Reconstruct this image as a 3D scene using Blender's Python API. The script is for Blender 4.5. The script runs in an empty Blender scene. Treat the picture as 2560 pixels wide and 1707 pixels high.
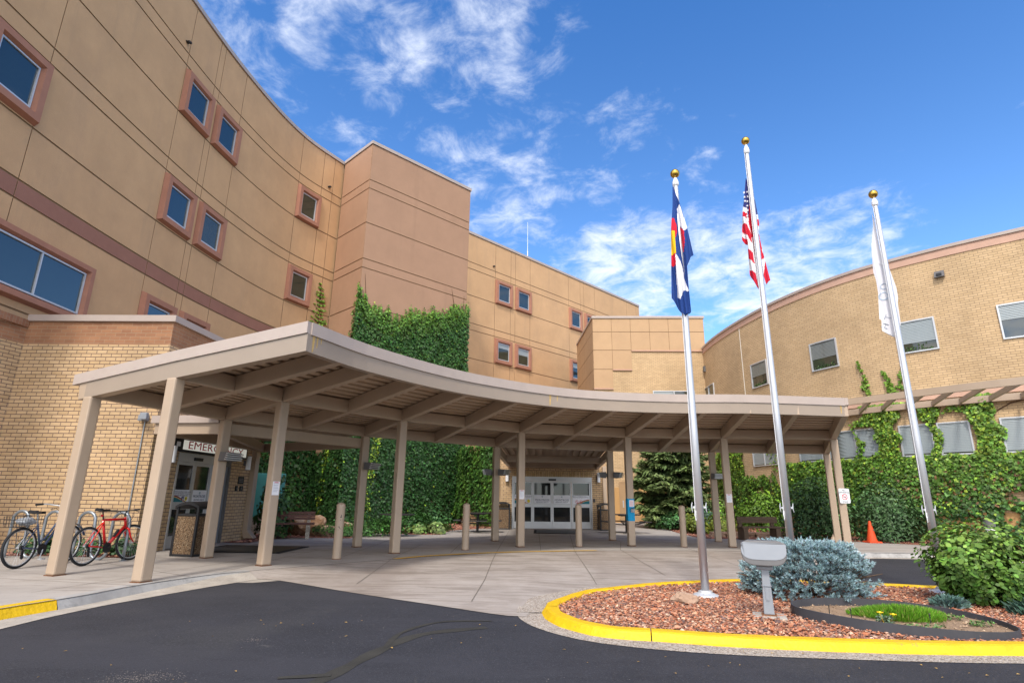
import bpy, bmesh, math, random
import numpy as np
from mathutils import Vector, Matrix
random.seed(7); rng = np.random.default_rng(11)
S = bpy.context.scene
COL = S.collection
R = math.radians

# ---------------------------------------------------------------- camera
cam_d = bpy.data.cameras.new('camera'); cam = bpy.data.objects.new('camera', cam_d); COL.objects.link(cam)
cam_d.sensor_width = 36.0; cam_d.lens = 19.824; cam_d.clip_start = 0.05; cam_d.clip_end = 4000
pt, rl = R(15.5128), R(0.7463)
fw = Vector((0, math.cos(pt), math.sin(pt))); up0 = Vector((0, -math.sin(pt), math.cos(pt))); rt0 = Vector((1, 0, 0))
rt = rt0*math.cos(rl)+up0*math.sin(rl); upv = -rt0*math.sin(rl)+up0*math.cos(rl)
m3 = Matrix((rt, upv, -fw)).transposed()
cam.matrix_world = Matrix.Translation((0, 0, 1.3)) @ m3.to_4x4()
S.camera = cam
S.render.resolution_x = 1024; S.render.resolution_y = 682
S.cycles.diffuse_bounces = 6; S.cycles.max_bounces = 12
S.view_settings.view_transform = 'Standard'; S.view_settings.look = 'None'
S.view_settings.exposure = 0.64; S.view_settings.gamma = 1.0

# ---------------------------------------------------------------- sun and sky
SUN_EL, SUN_AZ = 50.0, 193.0     # azimuth clockwise from +Y: behind the camera, a little to its left
sx, sy, sz = math.cos(R(SUN_EL))*math.sin(R(SUN_AZ)), math.cos(R(SUN_EL))*math.cos(R(SUN_AZ)), math.sin(R(SUN_EL))
sun_d = bpy.data.lights.new('sun', 'SUN'); sun = bpy.data.objects.new('sun', sun_d); COL.objects.link(sun)
sun_d.energy = 2.0; sun_d.angle = R(7.0); sun_d.color = (1.0, 0.94, 0.85)
sun.rotation_euler = Vector((sx, sy, sz)).to_track_quat('Z', 'Y').to_euler()

W = bpy.data.worlds.new('World'); S.world = W; W.use_nodes = True
nt = W.node_tree; N = nt.nodes; L = nt.links
bg = N['Background']; bg.inputs['Strength'].default_value = 0.15
sky = N.new('ShaderNodeTexSky'); sky.sky_type = 'NISHITA'; sky.sun_disc = False
sky.sun_elevation = R(SUN_EL); sky.sun_rotation = R(SUN_AZ)
sky.altitude = 1700; sky.air_density = 1.0; sky.dust_density = 0.3; sky.ozone_density = 2.5
tc = N.new('ShaderNodeTexCoord')
def vmath(op, a, b=None):
    n = N.new('ShaderNodeVectorMath'); n.operation = op
    for i, v in enumerate((a, b)):
        if v is None: continue
        if hasattr(v, 'links'): L.new(v, n.inputs[i])
        else: n.inputs[i].default_value = v
    return n
def fmath(op, a, b=None, clamp=False):
    n = N.new('ShaderNodeMath'); n.operation = op; n.use_clamp = clamp
    for i, v in enumerate((a, b)):
        if v is None: continue
        if hasattr(v, 'links'): L.new(v, n.inputs[i])
        else: n.inputs[i].default_value = v
    return n.outputs[0]
DIR = vmath('NORMALIZE', tc.outputs['Generated']).outputs[0]
sep = N.new('ShaderNodeSeparateXYZ'); L.new(DIR, sep.inputs[0])
den = fmath('MAXIMUM', fmath('ADD', sep.outputs[2], 0.12), 0.05)
cx = fmath('DIVIDE', sep.outputs[0], den); cy = fmath('DIVIDE', sep.outputs[1], den)
comb = N.new('ShaderNodeCombineXYZ'); L.new(cx, comb.inputs[0]); L.new(cy, comb.inputs[1])
def noise(scale, detail, rough, dist=0.0, off=(0, 0, 0)):
    mp = N.new('ShaderNodeMapping'); mp.inputs['Location'].default_value = off; mp.inputs['Scale'].default_value = (1, 1, 1)
    mp.inputs['Rotation'].default_value = (0, 0, 0.5)
    L.new(comb.outputs[0], mp.inputs[0])
    n = N.new('ShaderNodeTexNoise'); n.inputs['Scale'].default_value = scale; n.inputs['Detail'].default_value = detail
    n.inputs['Roughness'].default_value = rough; n.inputs['Distortion'].default_value = dist
    L.new(mp.outputs[0], n.inputs['Vector']); return n.outputs[0]
n1 = noise(8.5, 9, 0.64, 0.35, (3.1, 1.7, 0)); n2 = noise(2.6, 3, 0.5, 0.0, (7.3, 2.2, 0))
# broad patches where the clouds stand (unit direction, angular radius, weight)
BLOBS = [(-.41,.651,.638,.131,.75),(-.307,.659,.687,.124,.8),(-.203,.709,.675,.131,.85),(-.084,.7,.709,.147,.72),(-.024,.723,.691,.116,.6),(-.1,.79,.6,.3,.42),(.1,.85,.5,.24,.45),(.25,.84,.48,.16,.4),(-.209,.753,.624,.085,.75),(-.283,.759,.587,.085,.6),(.073,.745,.663,.069,.6),(.096,.702,.705,.062,.5),(-.067,.841,.537,.085,.8),(.043,.828,.56,.054,.7),(.007,.873,.487,.116,.75),(.16,.839,.519,.085,.5),(.197,.792,.578,.069,.5),(.16,.907,.39,.1,1.15),(.226,.903,.366,.093,1.2),(.237,.877,.418,.077,1.1),(.332,.86,.388,.093,1.15),(.384,.855,.348,.1,1.15),(.462,.813,.354,.108,1.0),(.511,.779,.362,.085,.9),(.468,.787,.401,.077,.8),(.539,.723,.432,.054,.6),
 (.90,.40,.26,.27,.85),(-.75,.1,.65,.3,.7),(.7,-.3,.6,.3,.7),(-.3,-.75,.55,.3,.6),(.9,.1,.35,.25,.7)]  # first one here: cloud added out of view for the windows to reflect
mask = None
for x, y, z, r, w in BLOBS:
    d = vmath('DISTANCE', DIR, (x, y, z)).outputs['Value']
    mr = N.new('ShaderNodeMapRange'); mr.interpolation_type = 'SMOOTHSTEP'
    mr.inputs['From Min'].default_value = r*1.5; mr.inputs['From Max'].default_value = r*0.15
    mr.inputs['To Min'].default_value = 0; mr.inputs['To Max'].default_value = w
    L.new(d, mr.inputs['Value'])
    mask = mr.outputs[0] if mask is None else fmath('MAXIMUM', mask, mr.outputs[0])
# unseen cloud added behind the camera as soft white fill, brightest round the sun
back = N.new('ShaderNodeMapRange'); back.interpolation_type = 'SMOOTHSTEP'
back.inputs['From Min'].default_value = -0.05; back.inputs['From Max'].default_value = 0.55; back.inputs['To Max'].default_value = 1.25
L.new(vmath('DOT_PRODUCT', DIR, (-.05, -.97, .22)).outputs['Value'], back.inputs['Value'])
mask = fmath('MAXIMUM', mask, back.outputs[0])
dens = fmath('ADD', fmath('ADD', fmath('MULTIPLY', n1, 2.1), fmath('MULTIPLY', n2, 0.7)), fmath('MULTIPLY', mask, 0.72))
cl = N.new('ShaderNodeMapRange'); cl.interpolation_type = 'SMOOTHSTEP'
cl.inputs['From Min'].default_value = 1.66; cl.inputs['From Max'].default_value = 2.7
cl.inputs['To Min'].default_value = 0; cl.inputs['To Max'].default_value = 0.93
L.new(dens, cl.inputs['Value'])
tint = N.new('ShaderNodeMix'); tint.data_type = 'RGBA'; tint.blend_type = 'MULTIPLY'; tint.inputs[0].default_value = 1.0
L.new(sky.outputs[0], tint.inputs[6]); 
low = N.new('ShaderNodeMapRange'); low.inputs['From Min'].default_value = 0.2; low.inputs['From Max'].default_value = 0.78; L.new(sep.outputs[2], low.inputs['Value'])
tcol_ = N.new('ShaderNodeMix'); tcol_.data_type = 'RGBA'; L.new(low.outputs[0], tcol_.inputs[0]); tcol_.inputs[6].default_value = (0.98, 1.22, 1.38, 1); tcol_.inputs[7].default_value = (0.40, 0.86, 1.27, 1)
L.new(tcol_.outputs[2], tint.inputs[7])
cmix = N.new('ShaderNodeMix'); cmix.data_type = 'RGBA'
L.new(cl.outputs[0], cmix.inputs[0]); L.new(tint.outputs[2], cmix.inputs[6])
glow = N.new('ShaderNodeMapRange'); glow.interpolation_type = 'SMOOTHSTEP'; glow.inputs['From Min'].default_value = 0.1; glow.inputs['From Max'].default_value = 1.0
L.new(vmath('DOT_PRODUCT', DIR, (sx, sy, sz)).outputs['Value'], glow.inputs['Value'])
ccol = N.new('ShaderNodeMix'); ccol.data_type = 'RGBA'; L.new(glow.outputs[0], ccol.inputs[0])
ccol.inputs[6].default_value = (4.9, 5.2, 5.8, 1); ccol.inputs[7].default_value = (17.5, 16.4, 14.8, 1); L.new(ccol.outputs[2], cmix.inputs[7])
L.new(cmix.outputs[2], bg.inputs['Color'])

# ---------------------------------------------------------------- materials
def mat(name, base, rough=.8, var=.12, scale=3.0, bump=0.0, bscale=60., metal=0., spec=.3, kind=None, **kw):
    m = bpy.data.materials.new(name); m.use_nodes = True
    t = m.node_tree; n = t.nodes; l = t.links; b = n['Principled BSDF']
    b.inputs['Roughness'].default_value = rough; b.inputs['Metallic'].default_value = metal
    b.inputs['Specular IOR Level'].default_value = spec
    b.inputs['Base Color'].default_value = (*base, 1)
    c = n.new('ShaderNodeTexCoord'); co = c.outputs['UV' if kw.get('uv') else 'Object']
    col = None
    if kind == 'brick':
        br = n.new('ShaderNodeTexBrick'); br.inputs['Scale'].default_value = 1
        br.inputs['Brick Width'].default_value = kw.get('bw', .25); br.inputs['Row Height'].default_value = kw.get('rh', .0875)
        br.inputs['Mortar Size'].default_value = kw.get('ms', .006); br.inputs['Mortar Smooth'].default_value = .1
        br.inputs['Bias'].default_value = -.1
        br.inputs['Color1'].default_value = (*base, 1); br.inputs['Color2'].default_value = (*kw['c2'], 1); br.inputs['Mortar'].default_value = (*kw['mortar'], 1)
        if kw.get('turn'):
            mp = n.new('ShaderNodeMapping'); mp.inputs['Rotation'].default_value = (0, 0, R(90)); l.new(co, mp.inputs[0]); l.new(mp.outputs[0], br.inputs['Vector'])
        else: l.new(co, br.inputs['Vector'])
        col = br.outputs['Color']
        bu = n.new('ShaderNodeBump'); bu.inputs['Strength'].default_value = .6; bu.inputs['Distance'].default_value = .01; bu.invert = True
        l.new(br.outputs['Fac'], bu.inputs['Height']); l.new(bu.outputs[0], b.inputs['Normal'])
    if kind == 'tint':
        a = n.new('ShaderNodeAttribute'); a.attribute_name = 'tint'; col = a.outputs['Color']
    if kind == 'stones':
        vo = n.new('ShaderNodeTexVoronoi'); vo.inputs['Scale'].default_value = kw.get('vs', 28.); l.new(co, vo.inputs['Vector'])
        sp = n.new('ShaderNodeSeparateXYZ'); l.new(vo.outputs['Color'], sp.inputs[0])
        rp = n.new('ShaderNodeValToRGB'); rp.color_ramp.interpolation = 'LINEAR'
        cs = kw['cols']
        while len(rp.color_ramp.elements) < len(cs): rp.color_ramp.elements.new(.5)
        for i, cc in enumerate(cs):
            rp.color_ramp.elements[i].position = i/(len(cs)-1); rp.color_ramp.elements[i].color = (*cc, 1)
        l.new(sp.outputs[0], rp.inputs[0]); col = rp.outputs[0]
        bu = n.new('ShaderNodeBump'); bu.inputs['Strength'].default_value = 1; bu.inputs['Distance'].default_value = kw.get('bd', .03); bu.invert = True
        l.new(vo.outputs['Distance'], bu.inputs['Height']); l.new(bu.outputs[0], b.inputs['Normal'])
    if var:
        nz = n.new('ShaderNodeTexNoise'); nz.inputs['Scale'].default_value = scale; nz.inputs['Detail'].default_value = 8; nz.inputs['Roughness'].default_value = .65
        if kw.get('stretch'):
            mp = n.new('ShaderNodeMapping'); mp.inputs['Scale'].default_value = kw['stretch']; l.new(co, mp.inputs[0]); l.new(mp.outputs[0], nz.inputs['Vector'])
        else: l.new(co, nz.inputs['Vector'])
        mr = n.new('ShaderNodeMapRange'); mr.inputs['From Min'].default_value = .25; mr.inputs['From Max'].default_value = .75
        mr.inputs['To Min'].default_value = 1-var; mr.inputs['To Max'].default_value = 1+var; l.new(nz.outputs[0], mr.inputs['Value'])
        mx = n.new('ShaderNodeMix'); mx.data_type = 'RGBA'; mx.blend_type = 'MULTIPLY'; mx.inputs[0].default_value = 1
        if col: l.new(col, mx.inputs[6])
        else: mx.inputs[6].default_value = (*base, 1)
        l.new(mr.outputs[0], mx.inputs[7]); col = mx.outputs[2]
    for (sc2, lo, hi, c2, amt, st) in kw.get('patches', ()):      # stains and wear with a shape of their own
        nz = n.new('ShaderNodeTexNoise'); nz.inputs['Scale'].default_value = sc2; nz.inputs['Detail'].default_value = 9; nz.inputs['Roughness'].default_value = .7
        mp = n.new('ShaderNodeMapping'); mp.inputs['Scale'].default_value = st; mp.inputs['Location'].default_value = (sc2, 3*sc2, 1); l.new(co, mp.inputs[0]); l.new(mp.outputs[0], nz.inputs['Vector'])
        mr = n.new('ShaderNodeMapRange'); mr.interpolation_type = 'SMOOTHSTEP'; mr.inputs['From Min'].default_value = lo; mr.inputs['From Max'].default_value = hi
        mr.inputs['To Max'].default_value = amt; l.new(nz.outputs[0], mr.inputs['Value'])
        mx = n.new('ShaderNodeMix'); mx.data_type = 'RGBA'; l.new(mr.outputs[0], mx.inputs[0])
        if col: l.new(col, mx.inputs[6])
        else: mx.inputs[6].default_value = (*base, 1)
        mx.inputs[7].default_value = (*c2, 1); col = mx.outputs[2]
    if col: l.new(col, b.inputs['Base Color'])
    if bump and kind not in ('brick', 'stones'):
        nz = n.new('ShaderNodeTexNoise'); nz.inputs['Scale'].default_value = bscale; nz.inputs['Detail'].default_value = 4; l.new(co, nz.inputs['Vector'])
        bu = n.new('ShaderNodeBump'); bu.inputs['Strength'].default_value = bump; bu.inputs['Distance'].default_value = kw.get('bdist', .01)
        l.new(nz.outputs[0], bu.inputs['Height']); l.new(bu.outputs[0], b.inputs['Normal'])
    if kw.get('trans'):
        b.inputs['Transmission Weight'].default_value = kw['trans']
    if kw.get('coat'): b.inputs['Coat Weight'].default_value = kw['coat']
    return m

ST = (.54, .328, .172); 
M = {}
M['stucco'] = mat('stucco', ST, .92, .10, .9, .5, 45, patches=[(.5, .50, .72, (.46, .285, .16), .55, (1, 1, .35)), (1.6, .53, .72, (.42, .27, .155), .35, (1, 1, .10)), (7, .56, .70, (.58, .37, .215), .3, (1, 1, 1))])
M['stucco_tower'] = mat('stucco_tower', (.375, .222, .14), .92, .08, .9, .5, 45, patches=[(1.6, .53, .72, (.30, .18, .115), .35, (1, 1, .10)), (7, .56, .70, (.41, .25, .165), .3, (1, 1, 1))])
M['stucco_block'] = mat('stucco_block', (.46, .30, .172), .92, .08, .9, .3, 90)
M['stucco_groove'] = mat('stucco_groove', (.30, .185, .10), .95, .1)
M['stucco_band'] = mat('stucco_band', (.31, .145, .10), .92, .08, 2, .3, 90)
M['surround'] = mat('surround', (.37, .172, .112), .85, .09, 3, .25, 90)
M['cap'] = mat('metal_cap', (.41, .335, .29), .5, .06, 3, metal=.0, spec=.4)
BT = dict(kind='brick', uv=True, c2=(.475, .315, .165), mortar=(.135, .09, .075), ms=.008)
M['brick'] = mat('tan_brick', (.56, .385, .218), .88, .22, .8, **BT)
M['brick_fine'] = mat('tan_brick_fine', (.57, .40, .228), .88, .20, .45, kind='brick', uv=True, c2=(.50, .345, .19), mortar=(.27, .185, .115), bw=.26, rh=.0865, ms=.007)
M['brick_soldier'] = mat('tan_soldier_brick', (.55, .38, .21), .88, .12, 1.3, kind='brick', uv=True, c2=(.42, .27, .12), mortar=(.17, .11, .06), bw=.30, rh=.085, turn=True)
M['brick_red'] = mat('red_brick', (.34, .165, .085), .88, .18, 1.5, kind='brick', uv=True, c2=(.26, .12, .065), mortar=(.32, .22, .14), bw=.25, rh=.0875)
M['brick_red_soldier'] = mat('red_soldier_brick', (.32, .15, .08), .88, .18, 1.5, kind='brick', uv=True, c2=(.25, .11, .06), mortar=(.30, .2, .13), bw=.2, rh=.085, turn=True)
M['ledge'] = mat('ledge_pink', (.54, .34, .25), .9, .1, 2)
M['steel'] = mat('painted_steel', (.40, .30, .215), .45, .07, 1.5, spec=.45, patches=[(1.2, .62, .8, (.36, .29, .23), .5, (1, 1, 1))])
M['fascia'] = mat('painted_fascia', (.305, .24, .185), .45, .06, 1.2, spec=.45, patches=[(.9, .66, .76, (.52, .36, .14), .75, (3, 3, .25))])
M['deck'] = mat('roof_deck', (.44, .325, .225), .55, .07, 2, spec=.35)
M['rust'] = mat('rust', (.17, .075, .035), .95, .3, 30)
M['rust_stain'] = mat('rust_stain', (.50, .33, .12), .8, .25, 12)
M['glass'] = mat('window_glass', (.012, .03, .042), .03, 0, bump=.05, bscale=.9, bdist=.02, spec=1.0)
M['glass_warm'] = mat('window_glass_interior', (.04, .045, .03), .03, .25, 2.0, spec=.8)
M['glass_door'] = mat('door_glass', (.018, .019, .02), .04, .35, 1.2, spec=.5)
M['blind'] = mat('blind', (.29, .33, .34), .35, .05, 1, spec=.6)
M['blind_dark'] = mat('blind_darker', (.20, .21, .19), .3, .05, 1, spec=.6)  # darker blind colour for two upper windows of the curved brick wall
M['alu_door'] = mat('door_aluminium', (.52, .515, .515), .42, .05, 2, metal=.35, spec=.5)
M['alu'] = mat('aluminium', (.56, .57, .58), .42, .04, 2, metal=.35, spec=.5)
M['alu_bright'] = mat('brushed_aluminium', (.56, .56, .58), .46, .04, 2, metal=.72, spec=.5)
M['white'] = mat('white_paint', (.76, .76, .77), .5, .03, 3)
M['paper'] = mat('paper', (.78, .77, .80), .7, .03, 5)
M['black'] = mat('black_plastic', (.018, .018, .02), .45, .1, 5, spec=.4)
M['rubber'] = mat('rubber', (.022, .022, .024), .8, .15, 20)
M['gray'] = mat('gray_metal', (.12, .115, .115), .5, .06, 4, spec=.4)
M['lightgray'] = mat('light_gray_metal', (.245, .26, .285), .4, .06, 4, spec=.5)
M['galv'] = mat('galvanised_tube', (.30, .33, .36), .4, .12, 9, metal=.6)
M['pebble'] = mat('pebble_panel', (.4, .3, .2), .85, 0, kind='stones', vs=55., bd=.01, cols=[(.04, .024, .014), (.15, .09, .048), (.24, .155, .085), (.10, .056, .032), (.33, .245, .155)])
M['wood'] = mat('weathered_wood', (.115, .075, .05), .8, .35, 3, .4, 40, stretch=(1, 12, 12))
M['wood_red'] = mat('brown_slats', (.10, .045, .035), .7, .3, 3, .3, 40, stretch=(1, 10, 10))
M['aggregate'] = mat('aggregate_concrete', (.3, .27, .22), .9, 0, kind='stones', vs=70., bd=.008, cols=[(.16, .13, .10), (.36, .31, .25), (.46, .42, .36), (.24, .2, .16)])
M['table'] = mat('dark_table_coating', (.028, .024, .024), .5, .2, 8)
M['concrete'] = mat('concrete', (.355, .32, .29), .9, .13, 1.1, .25, 45, bdist=.004, patches=[(.45, .48, .72, (.26, .23, .205), .6, (1, 1, 1)), (1.6, .48, .66, (.21, .18, .155), .55, (.5, 2, 1)), (45, .55, .68, (.19, .165, .145), .35, (1, 1, 1)), (6, .6, .7, (.15, .125, .105), .45, (1, 1, 1)), (9, .66, .8, (.5, .47, .43), .35, (1, 1, 1))])
M['apron'] = mat('driveway_concrete', (.35, .305, .27), .9, .13, .9, .25, 45, bdist=.004, patches=[(.5, .45, .68, (.25, .205, .175), .7, (1, .35, 1)), (2.2, .46, .62, (.19, .15, .12), .6, (.30, 2.4, 1)), (1.1, .50, .64, (.17, .135, .11), .55, (.6, 1.6, 1)), (5, .5, .66, (.20, .165, .14), .5, (.3, 3, 1)), (45, .55, .68, (.17, .145, .125), .35, (1, 1, 1)), (14, .68, .8, (.5, .46, .42), .35, (1, 1, 1))])
M['gutter'] = mat('gutter_concrete', (.36, .32, .275), .95, .25, 3, .5, 60, bdist=.006, patches=[(6, .58, .74, (.22, .18, .145), .5, (1, 1, 1)), (48, .54, .66, (.50, .44, .36), .6, (1, 1, 1)), (40, .57, .67, (.14, .11, .085), .65, (1, 1, 1))])
M['gutter_agg'] = mat('exposed_aggregate_gutter', (.3, .25, .2), .95, .15, 3, kind='stones', vs=62., bd=.012, cols=[(.16, .12, .09), (.40, .34, .28), (.48, .42, .36), (.27, .21, .165), (.34, .29, .24), (.52, .46, .40)], patches=[(5, .55, .72, (.19, .15, .12), .55, (1, 1, 1))])
M['kerb'] = mat('kerb_concrete', (.33, .315, .30), .9, .2, 3, .4, 50, patches=[(3, .5, .7, (.17, .165, .16), .7, (1, 1, 1))])
M['yellow'] = mat('yellow_kerb_paint', (.66, .405, .006), .55, .10, 6, .8, 22, bdist=.012, spec=.35, patches=[(5, .58, .70, (.60, .37, .02), .6, (1, 1, 1)), (11, .63, .70, (.34, .24, .06), .7, (1, 1, 1)), (30, .60, .70, (.20, .15, .08), .7, (1, 1, 1)), (2.2, .60, .72, (.42, .27, .03), .6, (1, 1, 5))])
M['yellow_line'] = mat('yellow_line_paint', (.64, .37, .02), .8, .15, 5, patches=[(6, .52, .68, (.36, .27, .14), .55, (1, 1, 1))])
M['joint'] = mat('joint_sealant', (.15, .125, .10), .95, .2, 4)
M['asphalt'] = mat('asphalt', (.026, .0255, .031), .88, .25, 1.2, .9, 110, bdist=.006, spec=.35, patches=[(.35, .54, .68, (.042, .040, .042), .7, (1, 1, 1)), (70, .54, .66, (.10, .10, .112), .65, (1, 1, 1)), (38, .54, .66, (.010, .010, .012), .7, (1, 1, 1)), (.5, .48, .62, (.038, .037, .044), .6, (.4, 2, 1)), (1.3, .69, .74, (.20, .185, .16), .5, (.7, 1.8, 1)), (.8, .66, .72, (.075, .068, .052), .7, (2.2, .5, 1))])
M['seal'] = mat('crack_sealant', (.037, .034, .028), .85, .3, 3, .5, 90)
M['gravel_bed'] = mat('red_gravel', (.3, .14, .09), .9, 0, kind='stones', vs=26., bd=.03, cols=[(.10, .055, .05), (.36, .15, .09), (.47, .22, .14), (.25, .11, .075), (.56, .33, .22), (.20, .13, .11)])
M['mulch'] = mat('red_stone_mulch', (.3, .14, .09), .95, 0, kind='stones', vs=24., bd=.03, cols=[(.12, .06, .045), (.30, .12, .075), (.40, .19, .13), (.22, .09, .06)])
M['tintstone'] = mat('stones', (.3, .2, .1), .85, .1, 30, kind='tint')
M['soil'] = mat('soil', (.30, .20, .125), .98, .25, 12, .9, 60, bdist=.02)
M['edging'] = mat('rubber_edging', (.055, .055, .062), .55, .15, 5)
M['rock'] = mat('boulder', (.24, .135, .075), .95, .3, 4, .6, 14, bdist=.05, patches=[(3, .5, .65, (.45, .34, .26), .7, (1, 1, 1)), (2, .58, .7, (.30, .13, .05), .6, (1, 1, 1))])
M['rock_pale'] = mat('pale_rock', (.38, .25, .175), .95, .2, 6, .5, 20, bdist=.02)
M['leaf'] = mat('leaf', (.05, .1, .02), .55, 0, kind='tint', spec=.35)
M['needle'] = mat('needle', (.05, .1, .05), .7, 0, kind='tint', spec=.25)
M['dry_leaf'] = mat('dry_leaf', (.42, .26, .07), .8, .4, 9)
M['bark'] = mat('bark', (.09, .06, .04), .95, .3, 12, .8, 20, bdist=.02)
M['vine'] = mat('vine_stem', (.10, .055, .03), .9, .2, 10)
M['gold'] = mat('gold_ball', (.55, .33, .06), .28, .05, 3, metal=.9, spec=.5)
M['flag_blue'] = mat('flag_blue', (.012, .045, .20), .85, .06, 3)
M['flag_navy'] = mat('flag_navy', (.025, .03, .16), .85, .06, 3)
M['flag_red'] = mat('flag_red', (.56, .012, .035), .85, .06, 3)
M['flag_white'] = mat('flag_white', (.72, .70, .72), .85, .04, 3)
M['flag_gold'] = mat('flag_gold', (.85, .48, .01), .85, .04, 3)
M['print_gray'] = mat('print_gray', (.40, .42, .48), .7, .0)
M['print_dark'] = mat('print_dark', (.07, .08, .12), .7, .0)
M['print_blue'] = mat('print_blue', (.42, .50, .60), .7, .0)
M['sign_red'] = mat('sign_red', (.55, .012, .03), .5, .0)
M['sign_black'] = mat('sign_black', (.015, .015, .018), .5, .0)
M['sign_face'] = mat('sign_face', (.72, .73, .68), .4, .03, 4)
nf = M['sign_face'].node_tree.nodes['Principled BSDF']; nf.inputs['Emission Color'].default_value = (1, .97, .88, 1); nf.inputs['Emission Strength'].default_value = .22   # backlit sign
M['teal'] = mat('print_teal', (.02, .16, .2), .6, .0)
M['maroon'] = mat('print_maroon', (.22, .02, .05), .6, .0)
M['sand'] = mat('print_sand', (.7, .45, .15), .6, .0)
M['sticker_yellow'] = mat('sticker_yellow', (.75, .62, .03), .6, .0)
M['cyan'] = mat('cyan_band', (.0, .26, .50), .5, .03, 4)
M['orange'] = mat('cone_orange', (.60, .075, .022), .6, .12, 8)
M['bike_red'] = mat('bike_red', (.62, .012, .012), .3, .03, 3, coat=.5)
M['bike_blue'] = mat('bike_blue', (.06, .085, .15), .3, .05, 3, coat=.5)
M['teal_box'] = mat('utility_teal', (.06, .24, .23), .6, .1, 4)
M['stucco_low'] = mat('stucco_lower', (.52, .31, .13), .92, .08, .9, .3, 90)
M['door_tan'] = mat('door_tan', (.40, .26, .14), .6, .05, 2)

# ---------------------------------------------------------------- mesh helpers
class MB:
    def __init__(s): s.v = []; s.f = []; s.uv = []; s.mi = []
    def face(s, pts, uv=None, mi=0):
        i = len(s.v); s.v.extend([tuple(p) for p in pts]); s.f.append(tuple(range(i, i+len(pts))))
        s.uv.append(uv if uv else [(p[0], p[1]) for p in pts]); s.mi.append(mi)
    def hexa(s, c, mi=0):
        # c: 8 points, bottom 4 counter-clockwise then top 4
        for q in ((3, 2, 1, 0), (4, 5, 6, 7), (0, 1, 5, 4), (1, 2, 6, 5), (2, 3, 7, 6), (3, 0, 4, 7)):
            i = len(s.v); s.v.extend([tuple(c[k]) for k in q]); s.f.append((i, i+1, i+2, i+3)); s.mi.append(mi)
            p = [Vector(c[k]) for k in q]; a = (p[1]-p[0]).length; b = (p[2]-p[1]).length
            s.uv.append([(0, 0), (a, 0), (a, b), (0, b)])
    def box(s, x0, x1, y0, y1, z0, z1, mi=0):
        s.hexa([(x0, y0, z0), (x1, y0, z0), (x1, y1, z0), (x0, y1, z0), (x0, y0, z1), (x1, y0, z1), (x1, y1, z1), (x0, y1, z1)], mi)
    def cbox(s, P, s0, s1, z0, z1, d0, d1, mi=0, step=1e9):
        n = max(1, int(math.ceil((s1-s0)/step)))
        for k in range(n):
            a = s0+(s1-s0)*k/n; b = s0+(s1-s0)*(k+1)/n
            s.hexa([P(a, z0, d1), P(b, z0, d1), P(b, z0, d0), P(a, z0, d0), P(a, z1, d1), P(b, z1, d1), P(b, z1, d0), P(a, z1, d0)], mi)
    def beam(s, p0, p1, w, h, up=(0, 0, 1), mi=0):
        p0 = Vector(p0); p1 = Vector(p1); t = (p1-p0).normalized(); u = Vector(up); r = t.cross(u).normalized(); u = r.cross(t)
        r *= w/2; u *= h/2
        s.hexa([p0-r-u, p0+r-u, p1+r-u, p1-r-u, p0-r+u, p0+r+u, p1+r+u, p1-r+u], mi)
    def tube(s, pts, r, n=10, mi=0, cap=True):
        pts = [Vector(p) for p in pts]; m = len(pts); rr = r if hasattr(r, '__len__') else [r]*m
        t0 = (pts[1]-pts[0]).normalized(); a = Vector((0, 0, 1)) if abs(t0.z) < .9 else Vector((1, 0, 0))
        x = t0.cross(a).normalized(); base = len(s.v)
        for i in range(m):
            t = (pts[min(i+1, m-1)]-pts[max(i-1, 0)]).normalized(); x = (x-t*x.dot(t)).normalized(); y = t.cross(x)
            for k in range(n):
                an = 2*math.pi*k/n; s.v.append(tuple(pts[i]+(x*math.cos(an)+y*math.sin(an))*rr[i]))
        for i in range(m-1):
            for k in range(n):
                k2 = (k+1) % n; s.f.append((base+i*n+k, base+i*n+k2, base+(i+1)*n+k2, base+(i+1)*n+k)); s.mi.append(mi)
                s.uv.append([(k/n, i), ((k+1)/n, i), ((k+1)/n, i+1), (k/n, i+1)])
        if cap:
            s.f.append(tuple(base+k for k in range(n))[::-1]); s.mi.append(mi); s.uv.append([(0, 0)]*n)
            s.f.append(tuple(base+(m-1)*n+k for k in range(n))); s.mi.append(mi); s.uv.append([(0, 0)]*n)
    def lathe(s, prof, c=(0, 0, 0), n=20, mi=0):
        base = len(s.v); m = len(prof)
        for r, z in prof:
            for k in range(n):
                an = 2*math.pi*k/n; s.v.append((c[0]+r*math.cos(an), c[1]+r*math.sin(an), c[2]+z))
        for i in range(m-1):
            for k in range(n):
                k2 = (k+1) % n; s.f.append((base+i*n+k, base+i*n+k2, base+(i+1)*n+k2, base+(i+1)*n+k)); s.mi.append(mi)
                s.uv.append([(k/n, i), ((k+1)/n, i), ((k+1)/n, i+1), (k/n, i+1)])
        s.f.append(tuple(base+k for k in range(n))[::-1]); s.mi.append(mi); s.uv.append([(0, 0)]*n)
        s.f.append(tuple(base+(m-1)*n+k for k in range(n))); s.mi.append(mi); s.uv.append([(0, 0)]*n)
    def prism(s, poly, z0, z1, mi=0, top_mi=None):
        n = len(poly); s.face([(x, y, z1) for x, y in poly], mi=mi if top_mi is None else top_mi)
        s.face([(x, y, z0) for x, y in poly][::-1], mi=mi)
        for i in range(n):
            a = poly[i]; b = poly[(i+1) % n]; Ln = math.hypot(b[0]-a[0], b[1]-a[1])
            s.face([(*a, z0), (*b, z0), (*b, z1), (*a, z1)], uv=[(0, z0), (Ln, z0), (Ln, z1), (0, z1)], mi=mi)
def wloc(o):
    v = Vector((0, 0, 0))
    while o is not None: v = v+o.location; o = o.parent
    return v
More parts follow.
